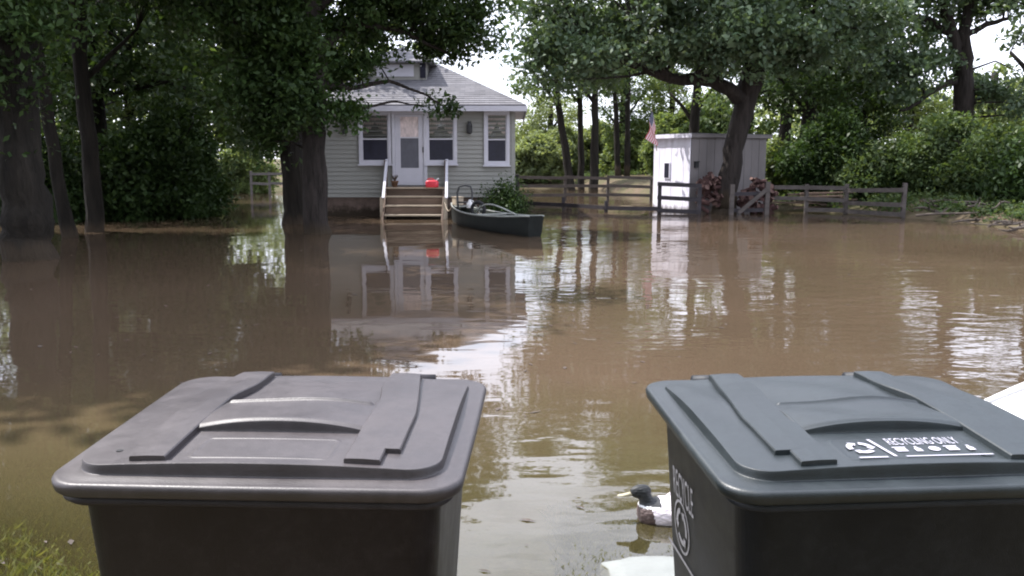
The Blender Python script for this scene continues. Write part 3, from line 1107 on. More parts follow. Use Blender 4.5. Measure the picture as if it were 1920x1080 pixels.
for lp_ in fo.data.loops:
    ul.data[lp_.index].uv = ((lp_.vertex_index % nx_) / (nx_ - 1), (lp_.vertex_index // nx_) / (ny_ - 1))


# ------------------------------------------------------------------ fences
def fence(name, label, pts, heights, rails, mat, group=None, post=0.11, sag=0.02, below=0.5):
    root = empty(name, (pts[0][0], pts[0][1], 0), label, 'fence', group)
    o0 = Vector((pts[0][0], pts[0][1], 0))
    rnd = random.Random(len(label))
    for (x, y), h in zip(pts, heights):
        p = Vector((x, y, 0)) - o0
        m_ = MB()
        m_.bar(p + Vector((0, 0, -below)), p + Vector((rnd.uniform(-.03, .03), 0, h)), post, post, up=(0, 1, 0))
        m_.build('post', mat, root, bevel=.008)
    for i in range(len(pts) - 1):
        a_, b2 = Vector((*pts[i], 0)) - o0, Vector((*pts[i + 1], 0)) - o0
        for (za, zb) in rails[i]:
            m_ = MB()
            n_ = (b2 - a_).normalized()
            off = Vector((n_.y, -n_.x, 0)) * (post / 2 + .021)
            m_.bar(a_ - n_ * .05 + off + Vector((0, 0, za)), b2 + n_ * .05 + off + Vector((0, 0, zb + rnd.uniform(-sag, sag))), .035, .125)
            m_.build('rail', mat, root)
    return root


fence('rail_fence', 'dark wooden rail fence half under water, running from the house corner past the white shed',
      [(0.20, 31.2), (1.75, 30.0), (3.02, 28.6), (4.6, 27.8), (5.75, 27.35)], [1.15, .42, .36, .88, .92],
      [[(.18, .17)], [(.17, .14)], [(.13, .13)], [(.92, .86), (.50, .46), (.10, .08)]], M['fence_dark'], 'wooden rail fences')
fence('rail_fence', 'brown wooden rail fence on the low bank behind the flooded gap, right of the house',
      [(0.25, 36.5), (2.2, 37.0), (4.0, 37.2), (5.75, 37.0)], [1.1, 1.0, .95, .95],
      [[(.98, .92), (.62, .58), (.25, .22)]] * 3, M['fence'], 'wooden rail fences', below=.8)
fence('rail_fence', 'grey weathered rail fence along the bank, right of the oak',
      [(8.05, 28.3), (9.3, 28.1), (10.35, 27.6), (11.25, 25.6)], [.98, .9, .92, 1.0],
      [[(.80, .82), (.46, .46)], [(.80, .80), (.45, .42), (.1, .1)], [(.72, .78), (.34, .36), (.08, .1)]], M['fence'], 'wooden rail fences')
brace = empty('fence_gate', (6.7, 27.2, 0), 'grey leaning fence panel with a diagonal brace in front of the oak', 'gate')
for x, h in ((0, .92), (1.08, 1.0)):
    m_ = MB(); m_.bar((x, 0, -.4), (x + .02, 0, h), .13, .11, up=(0, 1, 0)); m_.build('post', M['fence'], brace)
m_ = MB(); m_.bar((.22, -.09, .06), (1.05, -.09, .78), .035, .12); m_.build('diagonal_brace', M['fence'], brace)
for z in (.12, .62):
    m_ = MB(); m_.bar((-.05, .08, z), (1.12, .08, z + .02), .035, .11); m_.build('rail', M['fence_dark'], brace)
fence('rail_fence', 'short board fence far behind the trunks of the tree left of the house',
      [(-13.0, 44.5), (-12.1, 44.6), (-11.0, 44.4)], [1.15, 1.1, 1.15], [[(1.0, 1.0), (.55, .5)]] * 2, M['fence_pale'], 'wooden rail fences', below=1.0)

# ------------------------------------------------------------------ firewood heap between shed and oak
lm = MB()
nseg = 9
for (r_, z) in ((1.0, -.5),):
    pass
ring = [(math.cos(2 * math.pi * k / nseg), math.sin(2 * math.pi * k / nseg)) for k in range(nseg)]
wood = random.Random(4)
log_meshes = []
for kind in range(4):
    q = MB()
    rad = (.075, .09, .065, .10)[kind]
    prof_ = [rad * wood.uniform(.82, 1.12) for _ in range(nseg)]
    cut = kind != 1
    rings_ = []
    for xx in (-.22, .22):
        rings_.append([(xx, prof_[k] * c_, (prof_[k] * s_) if not (cut and s_ < 0) else -.01) for k, (c_, s_) in enumerate(ring)])
    q.loft(rings_, cap0=False, cap1=False)
    q.add(rings_[0], [tuple(range(nseg - 1, -1, -1))], 1)
    q.add(rings_[1], [tuple(range(nseg))], 1)
    me = bpy.data.meshes.new('log')
    me.from_pydata(q.v, [], q.f)
    me.materials.append(M['log_bark']); me.materials.append(M['log_end'])
    me.polygons.foreach_set('material_index', q.m)
    log_meshes.append(me)
nlog = 0
for k in range(130):
    t = wood.random()
    x = 5.85 + 2.3 * t
    if abs(x - 6.9) < .36:
        continue
    y = 27.75 + .30 * wood.random() + .22 * t
    top = .95 * math.exp(-((x - 6.25) / .50) ** 2) + .85 * math.exp(-((x - 7.75) / .45) ** 2) + .12
    z = wood.uniform(0.0, top) if wood.random() < .6 else top
    o = bpy.data.objects.new('split_log', log_meshes[k % 4])
    C.objects.link(o)
    o.location = (x, y - .25 * (1 - z), z + .02)
    o.rotation_euler = (wood.uniform(0, 6), wood.uniform(-.8, .8), R(70) + wood.uniform(-1.5, 1.5))
    prop(o, 'split firewood log in the heap between the shed and the oak', 'log', 'firewood logs heaped by the oak')


# ------------------------------------------------------------------ trees and bushes
def leaf_quads(rng, cen, rad, per, leaf, flat=0.65, gauss=True):
    n = len(cen)
    k = n * per
    c_ = np.repeat(cen, per, 0)
    r_ = np.repeat(rad, per)[:, None]
    d_ = rng.normal(0, 1, (k, 3))
    d_ /= np.linalg.norm(d_, axis=1, keepdims=True)
    q = rng.random((k, 1)) ** 0.5 * 1.15
    off = d_ * q * r_ * np.array([1, 1, flat])
    p = c_ + off
    p[:, 2] -= 0.12 * (off[:, 0] ** 2 + off[:, 1] ** 2) / r_[:, 0]
    nrm = rng.normal(0, 1, (k, 3)) * np.array([.8, .8, .8]) + np.array([0, 0, 0.75])
    nrm /= np.linalg.norm(nrm, axis=1, keepdims=True)
    t = np.cross(nrm, rng.normal(0, 1, (k, 3)))
    t /= np.linalg.norm(t, axis=1, keepdims=True) + 1e-9
    t[:, 2] -= 0.25
    t /= np.linalg.norm(t, axis=1, keepdims=True)
    b_ = np.cross(nrm, t)
    L_ = (leaf * rng.uniform(.5, 1.5, k))[:, None]
    W_ = L_ * rng.uniform(.42, .62, k)[:, None]
    fold = nrm * L_ * rng.uniform(0, .16, k)[:, None]
    V = np.zeros((k, 4, 3))
    V[:, 0] = p - t * L_ * .5
    V[:, 1] = p + b_ * W_ * .5 + fold
    V[:, 2] = p + t * L_ * .5
    V[:, 3] = p - b_ * W_ * .5 + fold
    return V.reshape(-1, 3)


def clumps(rng, envs):
    cen = []
    for (cx, cy, cz, rx, ry, rz, n) in envs:
        d_ = rng.normal(0, 1, (n, 3))
        d_ /= np.linalg.norm(d_, axis=1, keepdims=True)
        q = rng.random((n, 1)) ** 0.42
        cen.append(np.array([cx, cy, cz]) + d_ * q * np.array([rx, ry, rz]))
    return np.concatenate(cen)


def tree(name, label, cat, base, trunk, limbs, envs, leaf, per, crad, lm_, bm_, seed, group=None, twigs=.45, twig_r=.03, flat=.65):
    """base on the ground; trunk and limbs are [(x,y,z,r)] relative to it; envs are crown ellipsoids relative to it"""
    rng = np.random.default_rng(seed)
    root = empty(name, base, label, cat, group)
    m_ = MB()
    skel = []

    def limb(pts, n):
        pts = np.array(pts, float)
        # resample with a little wander
        out, rad = [], []
        for i in range(len(pts) - 1):
            kk = 4
            for j in range(kk):
                t = j / kk
                p = pts[i] * (1 - t) + pts[i + 1] * t
                if j:
                    p[:3] += rng.normal(0, .12, 3) * p[3] + rng.normal(0, .012, 3)
                out.append(p[:3]); rad.append(p[3] * rng.uniform(.93, 1.07))
        out.append(pts[-1][:3]); rad.append(pts[-1][3])
        m_.tube(out, rad, n)
        skel.extend(zip(out, rad))
    limb(trunk, 14)
    for l_ in limbs:
        limb(l_, 8)
    cen = clumps(rng, envs)
    sk = np.array([s[0] for s in skel])
    sr_ = np.array([s[1] for s in skel])
    for c_ in cen[rng.random(len(cen)) < twigs]:
        d_ = np.linalg.norm(sk - c_, axis=1) + np.where(sk[:, 2] > c_[2] + .3, 1.5, 0)
        i = int(np.argmin(d_))
        a_ = sk[i]
        mid = (a_ + c_) / 2 + rng.normal(0, .12, 3) * np.linalg.norm(c_ - a_) * .6 + np.array([0, 0, .10 * np.linalg.norm(c_ - a_)])
        r0 = min(sr_[i] * .5, twig_r * (1 + .35 * np.linalg.norm(c_ - a_)))
        m_.tube([a_, mid, c_], [r0, r0 * .7, r0 * .25], 5, caps=False)
    m_.build('trunk', bm_, root, True)
    rad = crad * rng.uniform(.6, 1.35, len(cen))
    quads_object('crown', leaf_quads(rng, cen, rad, per, leaf, flat), lm_, root)
    return root


def rel(base, px, py, Y):
    p = P(px, py, Y)
    return (p[0] - base[0], p[1] - base[1], p[2] - base[2])


# the oak that leans over the shed
B = (6.72, 27.95, -0.1)
tree('oak_tree', 'big oak with a thick trunk leaning over the firewood heap and shed', 'tree', B,
     [(-.10, 0, -.3, .44), (-.03, 0, .35, .36), (.02, 0, .9, .32), (.24, 0, 2.4, .32), (.66, .1, 4.1, .35), (.9, .2, 5.0, .31), (1.1, .4, 6.6, .26), (1.2, .5, 8.6, .12)],
     [[(.5, 0, 3.6, .26), (-.6, -.3, 4.15, .21), (-1.9, -.5, 4.2, .16), (-3.1, -.6, 4.6, .11), (-4.4, -.8, 5.0, .06)],
      [(-1.9, -.5, 4.2, .12), (-2.7, -.9, 4.9, .09), (-3.3, -1.2, 5.9, .05)],
      [(.8, .2, 4.8, .26), (2.0, -.2, 5.6, .18), (3.2, -.5, 6.0, .10)],
      [(.75, .1, 4.6, .24), (-.3, .6, 6.2, .16), (-1.2, .9, 8.0, .08)],
      [(1.0, .3, 5.8, .18), (1.8, 1.0, 7.6, .10)]],
     [(-4.05, -.8, 5.2, 2.0, 2.2, 1.4, 40), (-5.45, -.4, 6.4, 1.5, 2.0, 1.6, 28), (-2.15, -1.0, 6.2, 2.4, 2.4, 1.9, 52),
      (0.45, -.6, 7.0, 3.0, 2.6, 2.4, 64), (3.05, -.4, 6.0, 2.1, 2.2, 1.7, 40), (1.05, -1.3, 5.2, 1.9, 1.2, .9, 30), (-1.15, 0, 8.4, 3.2, 2.4, 1.4, 46),
      (-1.05, -1.4, 4.9, 1.4, 1.0, .6, 16), (-5.85, -.5, 4.7, .8, 1.2, .7, 10)],
     .185, 125, .66, M['leaf_oak'], M['bark'], 21)

# slim trees on the bank behind the fence
tg = 'slim trees on the far bank'
for i, (pxb, pxt, Y, r_, envs_w, lab) in enumerate((
        (1076, 1046, 50, .22, (2.2, 8.5, 22), 'slim leaning tree, left edge of the trio on the far bank'),
        (1091, 1088, 51, .17, (2.0, 9.5, 18), 'slim straight tree just right of the leaning one on the far bank'),
        (1115, 1116, 50, .22, (2.5, 8.6, 26), 'slim straight tree, rightmost of the trio on the far bank'),
        (1160, 1152, 54, .16, (2.0, 8.0, 18), 'thin tree of the farther pair, the one nearer the trio'),
        (1176, 1178, 54, .16, (2.2, 8.4, 20), 'thin tree of the farther pair, the one nearer the flag'))):
    xb, xt = P(pxb, 300, Y)[0], P(pxt, 150, Y)[0]
    zb = float(bed(np.array([xb]), np.array([float(Y)]))[0])
    w, zc, n = envs_w
    dx_ = xt - xb
    tree('slim_tree', lab, 'tree', (xb, Y, zb - .1),
         [(0, 0, 0, r_ * 1.25), (dx_ * .5, 0, 3.0, r_), (dx_, 0, 5.6, r_ * .85), (dx_ * 1.2, .1, 8.2, r_ * .55), (dx_ * 1.3, .1, 10.5, r_ * .25)],
         [[(dx_, 0, 5.4, r_ * .5), (dx_ - 1.1, -.3, 6.8, r_ * .3), (dx_ - 1.8, -.4, 7.6, r_ * .15)], [(dx_ * 1.1, 0, 6.4, r_ * .5), (dx_ + .9, .2, 7.8, r_ * .2)]],
         [(dx_ * 1.1, 0, zc, w, w, 2.4, n), (dx_ * .9 - .8, 0, zc - 2.0, w * .8, w, 1.0, n // 3)],
         .24, 110, .8, M['leaf_mid'], M['bark_dark'], 40 + i, tg)

# left side: big trunk at the edge, thinner ones, the pair before the house
B = (-8.05, 14.7, -.5)
tree('big_tree', 'massive dark trunk rising out of the water at the left edge', 'tree', B,
     [(0, 0, -.1, .50), (.0, 0, .6, .43), (.03, 0, 1.2, .38), (-.02, 0, 2.2, .34), (-.05, 0, 4.0, .31), (-.1, 0, 8, .26), (0, 0, 12, .16)],
     [[(-.05, 0, 5, .2), (1.5, .6, 6.6, .13), (3.2, 1.2, 7.6, .06)], [(-.1, 0, 6.2, .2), (-1.8, -.4, 8, .1)], [(-.1, 0, 7, .2), (.8, -1.6, 9, .08)]],
     [(*rel(B, -10, 170, 14.6), .35, .35, 1.0, 12), (*rel(B, 40, 20, 14.2), .7, .4, .35, 10), (0, 0, 9.5, 3.4, 3.2, 2.6, 90), (.4, -1.8, 10.5, 3.2, 3.2, 1.8, 66), (-1.8, -4.5, 9.5, 3.0, 3.0, 1.8, 50), (-2.2, .4, 6.8, 1.6, 1.8, 1.5, 26), (2.0, 1.6, 7.2, 1.8, 1.6, 1.0, 22)],  # the two lobes reaching toward the camera are added unseen canopy, shading the water
     .13, 170, .7, M['leaf_dark'], M['bark_dark'], 60)
B = P(128, 400, 19.0); B = (B[0], B[1], -.6)
tree('leaning_tree', 'thin dark tree leaning beside the massive trunk at the left edge', 'tree', B,
     [(0.03, 0, 0, .19), (-.05, 0, .9, .15), (-.28, 0, 3.0, .13), (-.5, 0, 5.4, .11), (-.6, 0, 8, .07)],
     [[(-.4, 0, 4.6, .06), (.5, .3, 5.8, .03)]],
     [(-.4, 0, 8.0, 1.9, 2, 2.2, 40), (.2, .5, 6.4, .9, .9, .6, 8)], .13, 150, .6, M['leaf_dark'], M['bark_dark'], 61)
B = P(180, 420, 20.5); B = (B[0], B[1], -.6)
tree('straight_tree', 'straight dark tree standing in the water between the left edge and the bushes', 'tree', B,
     [(0.02, 0, 0, .26), (0, 0, 1.0, .20), (-.08, 0, 3.2, .17), (-.12, 0, 6, .15), (-.1, 0, 10, .09)],
     [[(-.1, 0, 4, .08), (1.1, .3, 5.2, .03)], [(-.1, 0, 4.8, .08), (-1.2, .3, 6.0, .03)]],
     [(0, 0, 9.2, 2.4, 2.4, 2.6, 60), (1.5, .4, 6.4, 1.4, 1.2, 1.0, 26), (-1.6, .3, 6.8, 1.4, 1.2, .9, 18)], .14, 150, .62, M['leaf_dark'], M['bark_dark'], 62)
B = (-4.42, 20.0, -.6)
tree('house_tree', 'tall dark tree right in front of the house, its branches over the roof', 'tree', B,
     [(0, 0, 0, .36), (-.01, 0, 1.0, .275), (0, 0, 2.4, .26), (.03, 0, 4.0, .27), (.02, 0, 5.2, .25), (-.1, 0, 7.5, .2), (-.1, .1, 11, .1)],
     [[(.02, 0, 3.9, .14), (*rel(B, 660, 165, 20.8), .06), (*rel(B, 730, 152, 21.6), .045), (*rel(B, 800, 178, 22.2), .03), (*rel(B, 862, 218, 22.5), .012)],
      [(.02, 0, 3.5, .10), (*rel(B, 670, 205, 20.6), .04), (*rel(B, 740, 190, 21.6), .025), (*rel(B, 800, 200, 22), .01)],
      [(.02, 0, 4.5, .15), (.8, .5, 5.3, .09), (1.8, 1.0, 5.2, .06), (2.9, 1.5, 4.75, .025)],
      [(.02, 0, 5.4, .15), (1.2, .2, 6.4, .09), (2.6, .6, 6.5, .05)],
      [(0, 0, 4.3, .16), (-1.4, -.2, 5.2, .1), (-2.6, -.3, 5.6, .05)],
      [(-.05, 0, 6.5, .14), (-1.6, .5, 8.0, .07)]],
     [(*rel(B, 600, 130, 20.4), .5, .5, .5, 9), (*rel(B, 650, 120, 20.8), .6, .5, .45, 9), (*rel(B, 690, 75, 21.6), .7, .5, .35, 8), (*rel(B, 505, 220, 20.2), .45, .5, .9, 16),
      (*rel(B, 560, 180, 19.4), .45, .3, .6, 12), (*rel(B, 825, 75, 22.0), .6, .5, .4, 9), (*rel(B, 830, 195, 22.4), .4, .3, .15, 2), (*rel(B, 640, 200, 19.8), .25, .3, .4, 4),
      (-1.9, -.3, 5.9, 1.7, 1.6, 1.5, 60), (-.5, -.2, 7.4, 2.4, 2.2, 2.0, 80), (1.3, .3, 6.7, 1.5, 1.4, .9, 36), (2.3, 1.3, 5.75, 1.0, .9, .40, 14),
      (3.1, 1.5, 5.1, .9, .8, .5, 13), (1.5, 1.0, 5.7, .9, .7, .4, 10), (3.6, 1.4, 5.9, .8, .7, .5, 9), (3.2, .8, 6.8, 1.2, .9, .7, 18), (-1.3, -.2, 4.0, .75, .7, .9, 22), (-.1, -.55, 5.0, .6, .5, .7, 14), (.7, .3, 5.35, .6, .5, .35, 7)],
     .135, 165, .55, M['leaf_dark'], M['bark'], 63)
B = (-5.65, 23.2, -.6)
tree('rear_house_tree', 'dark tree standing close behind the one in front of the house corner', 'tree', B,
     [(0, 0, 0, .34), (0, 0, 1.2, .30), (-.02, 0, 3.4, .29), (-.05, 0, 5.5, .24), (0, 0, 9, .12)],
     [[(0, 0, 4, .14), (-1.4, .2, 5.4, .06)], [(0, 0, 5, .14), (1.2, 0, 6.6, .06)]],
     [(-1.0, 0, 6.4, 2.0, 1.8, 2.0, 60), (.4, 0, 8.6, 2.2, 1.8, 2.0, 50), (-.75, -.2, 3.6, .55, .6, 1.3, 16)],
     .17, 130, .58, M['leaf_dark'], M['bark_dark'], 64)
# background trees on the left
for i, (px, Y, h_, w, ml, lab) in enumerate((
        (60, 30, 12, 3.2, 'leaf_dark', 'leafy tree behind the massive trunk at the left edge'),
        (250, 33, 13, 3.4, 'leaf_mid', 'leafy tree behind the dark bushes, left of the forked stem'),
        (385, 34, 9.5, 2.2, 'leaf_mid', 'leafy tree with a slanting forked stem behind the dark bushes'),
        (330, 44, 14, 4.0, 'leaf_light', 'tall pale tree far behind the dark bushes'),
        (572, 30.2, 12.0, 2.5, 'leaf_mid', 'leafy tree right behind the pair of dark trees, left of the house'),
        (690, 47, 10, 3.2, 'leaf_light', 'pale tree rising behind the house roof'),
        (190, 26.6, 14, 3.7, 'leaf_dark', 'leafy tree just behind the straight dark tree and bushes'),
        (130, 48, 14, 4.5, 'leaf_mid', 'tall tree deep in the wood on the left'))):
    x = P(px, 300, Y)[0]
    zb = float(bed(np.array([x]), np.array([float(Y)]))[0]) - .1
    s_ = h_ / 12
    fork = [[(0, 0, 2.6, .16), (.9, 0, 4.2, .12), (1.0, 0, 6.0, .05)]] if i == 2 else [[(0, 0, 3.6, .12), (-1.2, .2, 5.5, .05)], [(0, 0, 4.4, .12), (1.3, .2, 6.4, .05)]]
    tree('wood_tree', lab, 'tree', (x, Y, zb),
         [(0, 0, 0, .26 * s_), (.05, 0, 2.5, .21 * s_), (-.1 + (-.9 if i == 2 else 0), 0, 5.5, .15 * s_), (-.1, 0, h_ * .8, .07)], fork,
         [(0, 0, h_ * .66, w, w * .8, h_ * .34, int(26 * w)), (.5, -.6, h_ * .36, w * .9, w * .6, h_ * .14, int(8 * w))],
         .22, 100, .75, M[ml], M['bark_dark'], 80 + i, 'trees of the wood on the left')


for i, (x, y, h_, w, lab) in enumerate((  # unseen trees outside the left edge, added to throw shade on the water
        (-11.2, 12.3, 16, 4.0, 'unseen tall tree added to shade the left water, nearest the bins'),
        (-13.5, 18.5, 15, 3.8, 'unseen tall tree added to shade the left water, beside the massive trunk'),
        (-19.0, 15.5, 17, 4.4, 'unseen tall tree added to shade the left water, farther left'))):
    tree('unseen_shade_tree', lab, 'tree', (x, y, -.8), [(0, 0, 0, .45), (0, 0, 3, .36), (.1, 0, 8, .26), (.1, 0, h_ * .85, .1)],
         [[(0, 0, 5, .2), (-1.8, .2, 8, .08)], [(0, 0, 5.5, .2), (1.6, .2, 8.4, .08)]],
         [(0, 0, h_ * .66, w, w, h_ * .32, int(42 * w))], .30, 130, .95, M['leaf_dark'], M['bark_dark'], 95 + i, 'unseen trees added to shade the left water')


def bush(label, px, Y, w, h_, d_, ml, seed, leaf=.13, per=110, name='bush', z0=None, group=None, dens=1.0):
    x = P(px, 350, Y)[0]
    zb = max(float(bed(np.array([x]), np.array([float(Y)]))[0]), -.45) - .05 if z0 is None else z0
    top = h_ - zb
    rng = random.Random(seed)
    lim = [[(0, 0, .1, .04), (rng.uniform(-.5, .5) * w, rng.uniform(-.3, .3) * d_, top * .5, .03), (rng.uniform(-.8, .8) * w, rng.uniform(-.4, .4) * d_, top * .8, .012)] for _ in range(6)]
    n = int(26 * w * (h_ + .6) * dens)
    envs = [(0, 0, top * .46, w * .85, d_, top * .42, int(n * .55)), (-w * .45, -.1 * d_, top * .36, w * .5, d_ * .8, top * .34, int(n * .25)),
            (w * .45, .1 * d_, top * .34, w * .5, d_ * .8, top * .33, int(n * .25)), (w * .15, 0, top * .75, w * .45, d_ * .6, top * .22, int(n * .15))]
    return tree(name, label, 'bush', (x, Y, zb), [(0, 0, 0, .06), (.05, 0, top * .4, .045), (0, 0, top * .75, .02)], lim, envs, leaf, per, .42, M[ml], M['bark_dark'], seed, group, .35, .014, .8)


for i, a_ in enumerate((
        ('dark bush standing in the flood just right of the straight dark tree', 245, 25.0, 1.2, 2.9, 1.1, 'leaf_dark'),
        ('wide dark bush hanging over the water, middle of the bushes left of the house', 305, 25.6, 1.5, 3.5, 1.2, 'leaf_dark'),
        ('dark bush whose right side borders the pale strip of water', 365, 26.4, .85, 2.9, 1.1, 'leaf_dark'),
        ('sunlit green bush behind the pale strip of water left of the house', 450, 46.0, 1.9, 2.6, 1.2, 'leaf_light'),
        ('green bush at the foot of the massive trunk, far left', 60, 24.0, 1.6, 2.6, 1.2, 'leaf_dark'),
        ('leafy bush behind the straight dark tree', 150, 31.0, 1.8, 2.9, 1.2, 'leaf_mid'))):
    bush(*a_, 120 + i, leaf=.15, group='bushes left of the house')
bush('dark green shrub against the house corner, behind the canoe', 944, 25.6, .62, 1.05, .42, 'leaf_dark', 140, leaf=.07, per=140, z0=-.2, name='shrub', dens=1.8)
for i, a_ in enumerate((
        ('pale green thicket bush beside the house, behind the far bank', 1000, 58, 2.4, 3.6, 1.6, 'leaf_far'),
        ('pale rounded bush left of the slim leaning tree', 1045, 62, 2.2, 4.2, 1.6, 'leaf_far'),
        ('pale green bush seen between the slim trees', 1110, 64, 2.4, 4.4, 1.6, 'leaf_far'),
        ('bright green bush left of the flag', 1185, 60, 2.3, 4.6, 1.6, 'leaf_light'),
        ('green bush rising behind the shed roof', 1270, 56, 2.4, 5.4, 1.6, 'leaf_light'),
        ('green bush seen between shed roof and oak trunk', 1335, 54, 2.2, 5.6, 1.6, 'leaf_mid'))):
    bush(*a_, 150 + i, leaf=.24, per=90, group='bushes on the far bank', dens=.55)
for i, a_ in enumerate((
        ('yellow green bush just right of the oak trunk and shed', 1455, 33, .8, 2.4, .8, 'leaf_light'),
        ('dark bush behind the middle of the grey rail fence', 1550, 30.5, 1.7, 3.4, 1.1, 'leaf_dark'),
        ('dark green bush behind the last post of the grey rail fence', 1650, 29.5, 1.7, 2.3, 1.1, 'leaf_mid'),
        ('dusty green bush below the forked tree', 1755, 28.8, 1.5, 3.3, 1.2, 'leaf_mid'),
        ('broad green bush right of the forked tree', 1855, 27.5, 1.7, 2.7, 1.2, 'leaf_mid'),
        ('dark bush at the right edge over the bank', 1925, 25.0, 1.1, 2.4, 1.0, 'leaf_dark'))):
    bush(*a_, 170 + i, leaf=.15, group='bushes behind the grey rail fence')

# right side trees
for i, (px, Y, h_, w, ml, zlow, lab) in enumerate((
        (1165, 60, 10.5, 2.6, 'leaf_mid', .22, 'leafy tree behind the thin pair on the far bank'),
        (1255, 62, 9.5, 2.4, 'leaf_light', .2, 'leafy pale tree behind the flag'),
        (1400, 40, 8.5, 2.2, 'leaf_mid', .22, 'leafy tree directly behind the oak trunk'),
        (1470, 36, 8.5, 1.6, 'leaf_oak', .40, 'leafy tree between oak trunk and the dense dark tree'),
        (1300, 43, 10, 2.6, 'leaf_mid', .5, 'tree with a dark stem rising behind the shed'),
        (1510, 33, 8.0, 2.6, 'leaf_dark', .30, 'dense dark tree right of the oak trunk, behind the rail fence'),
        (1610, 37, 6.0, 2.1, 'leaf_dark', .32, 'low dense dark tree behind the middle of the grey rail fence'),
        (1960, 27, 11, 2.4, 'leaf_oak', .42, 'tree cut off by the right edge with a dark stem'),
        (1590, 50, 7.5, 2.6, 'leaf_mid', .2, 'leafy tree far behind the low dense dark one'),
        (1700, 46, 5.6, 2.3, 'leaf_light', .15, 'pale leafy tree far behind the low limb of the forked tree'),
        (1850, 47, 6.0, 2.5, 'leaf_light', .15, 'pale leafy tree far behind, right of the forked trunk'),
        (1030, 72, 6.6, 3.0, 'leaf_far', .1, 'pale low tree far behind, left of the slim leaning tree'))):
    x = P(px, 300, Y)[0]
    zb = float(bed(np.array([x]), np.array([float(Y)]))[0]) - .1
    tree('bank_tree', lab, 'tree', (x, Y, zb), [(0, 0, 0, .30), (.0, 0, 2.5, .24), (.1, 0, 5.5, .18), (.1, 0, h_ * .85, .07)],
         [[(0, 0, 3, .12), (-1.2, .2, 4.4, .05)], [(.05, 0, 3.4, .12), (1.1, .2, 5, .05)]],
         [(0, 0, h_ * (.5 + zlow / 2), w, w * .8, h_ * (1 - zlow) * .55, int(30 * w))], .2, 110, .7, M[ml], M['bark_dark'], 190 + i, 'trees on the bank at the right')
B = (P(1806, 300, 32)[0], 32.0, .3)
q_ = lambda px, py, r_, Y=32.0: (*rel(B, px, py, Y), r_)
tree('forked_tree', 'tall forked tree with a low limb reaching left, above the bushes on the right', 'tree', B,
     [(0, 0, 0, .42), q_(1804, 240, .36), q_(1806, 150, .33), q_(1796, 110, .24), q_(1785, 60, .2), q_(1768, 10, .16), q_(1750, -60, .1), q_(1740, -150, .05)],
     [[q_(1806, 160, .26), q_(1814, 110, .24), q_(1806, 60, .2), q_(1820, 0, .14), q_(1840, -90, .07)],
      [q_(1800, 150, .15), q_(1775, 158, .12, 31.8), q_(1735, 180, .09, 31.4), q_(1705, 203, .06, 31), q_(1685, 208, .03, 30.8)],
      [q_(1735, 180, .06, 31.4), q_(1728, 165, .05, 31.3), q_(1715, 150, .03, 31)],
      [q_(1788, 70, .13), q_(1750, 40, .1), q_(1700, 25, .06), q_(1660, 10, .03)],
      [q_(1808, 70, .12), q_(1850, 45, .1), q_(1890, 35, .06)]],
     [(*rel(B, 1660, 20, 31.5), 1.6, 1.6, .9, 30), (*rel(B, 1740, 100, 31.5), 1.1, 1.0, .55, 14), (*rel(B, 1760, -40, 32), 2.2, 1.8, 1.0, 40), (*rel(B, 1860, 0, 32), 1.8, 1.6, .7, 26),
      (*rel(B, 1700, 150, 31), 1.3, .9, .7, 16), (*rel(B, 1650, 100, 31.5), 1.2, 1.0, .9, 18), (*rel(B, 1745, 60, 32.5), 1.1, .8, .5, 9), (*rel(B, 1830, 170, 32.5), .7, .7, .7, 7), (*rel(B, 1900, 190, 31.5), .9, .9, 1.0, 14), (*rel(B, 1800, -160, 32), 3.2, 2.2, 1.6, 60)],
     .19, 90, .6, M['leaf_oak'], M['bark'], 201)

# far-off wood closing the view ahead, plus unseen foliage added behind the camera
rg = np.random.default_rng(77)
cen = []
for k in range(1500):
    a_ = rg.uniform(-62, 62)
    dd = rg.uniform(72, 105)
    x, y = dd * math.sin(R(a_)), dd * math.cos(R(a_))
    px = x / y * FOC + 960
    hmax = np.interp(px, [-400, 200, 560, 900, 960, 1230, 1330, 1500, 1700, 2400], [15, 14, 12, 5.5, 4.4, 4.8, 7.5, 8.5, 6.5, 9]) * (1 + .18 * hashn(x * .5, y * .3)) * dd / 85
    cen.append((x, y, .5 + (hmax - 1) * rg.random() ** .8))
for k in range(620):  # unseen foliage close behind the camera, added to darken the bin fronts
    a_ = rg.uniform(110, 250)
    dd = rg.uniform(11, 22)
    cen.append((dd * math.sin(R(a_)), dd * math.cos(R(a_)) - 3, 1.5 + 15 * rg.random() ** .8))
cen = np.array(cen)
prop(quads_object('far_wood_and_unseen_screen', leaf_quads(rg, cen, rg.uniform(1.2, 2.2, len(cen)), 60, .5, .7), M['leaf_far']), 'far-off wood beyond the flooded yard, plus unseen foliage added behind the camera to block skylight', 'wood', kind='stuff')

# low growth on the banks
uc = []
for k in range(900):
    if k < 560:
        y = rg.uniform(22, 31.5); x = rg.uniform(8.3, 17)
    else:
        x = rg.uniform(-9, 9); y = rg.uniform(56, 66)
    z = float(bed(np.array([x]), np.array([y]))[0])
    if z > .12:
        uc.append((x, y, z + rg.uniform(.02, .16 if k < 560 else .3)))
uc = np.array(uc)
prop(quads_object('undergrowth', leaf_quads(rg, uc, rg.uniform(.2, .42, len(uc)), 46, .12, .6), M['leaf_mid']), kind='stuff')

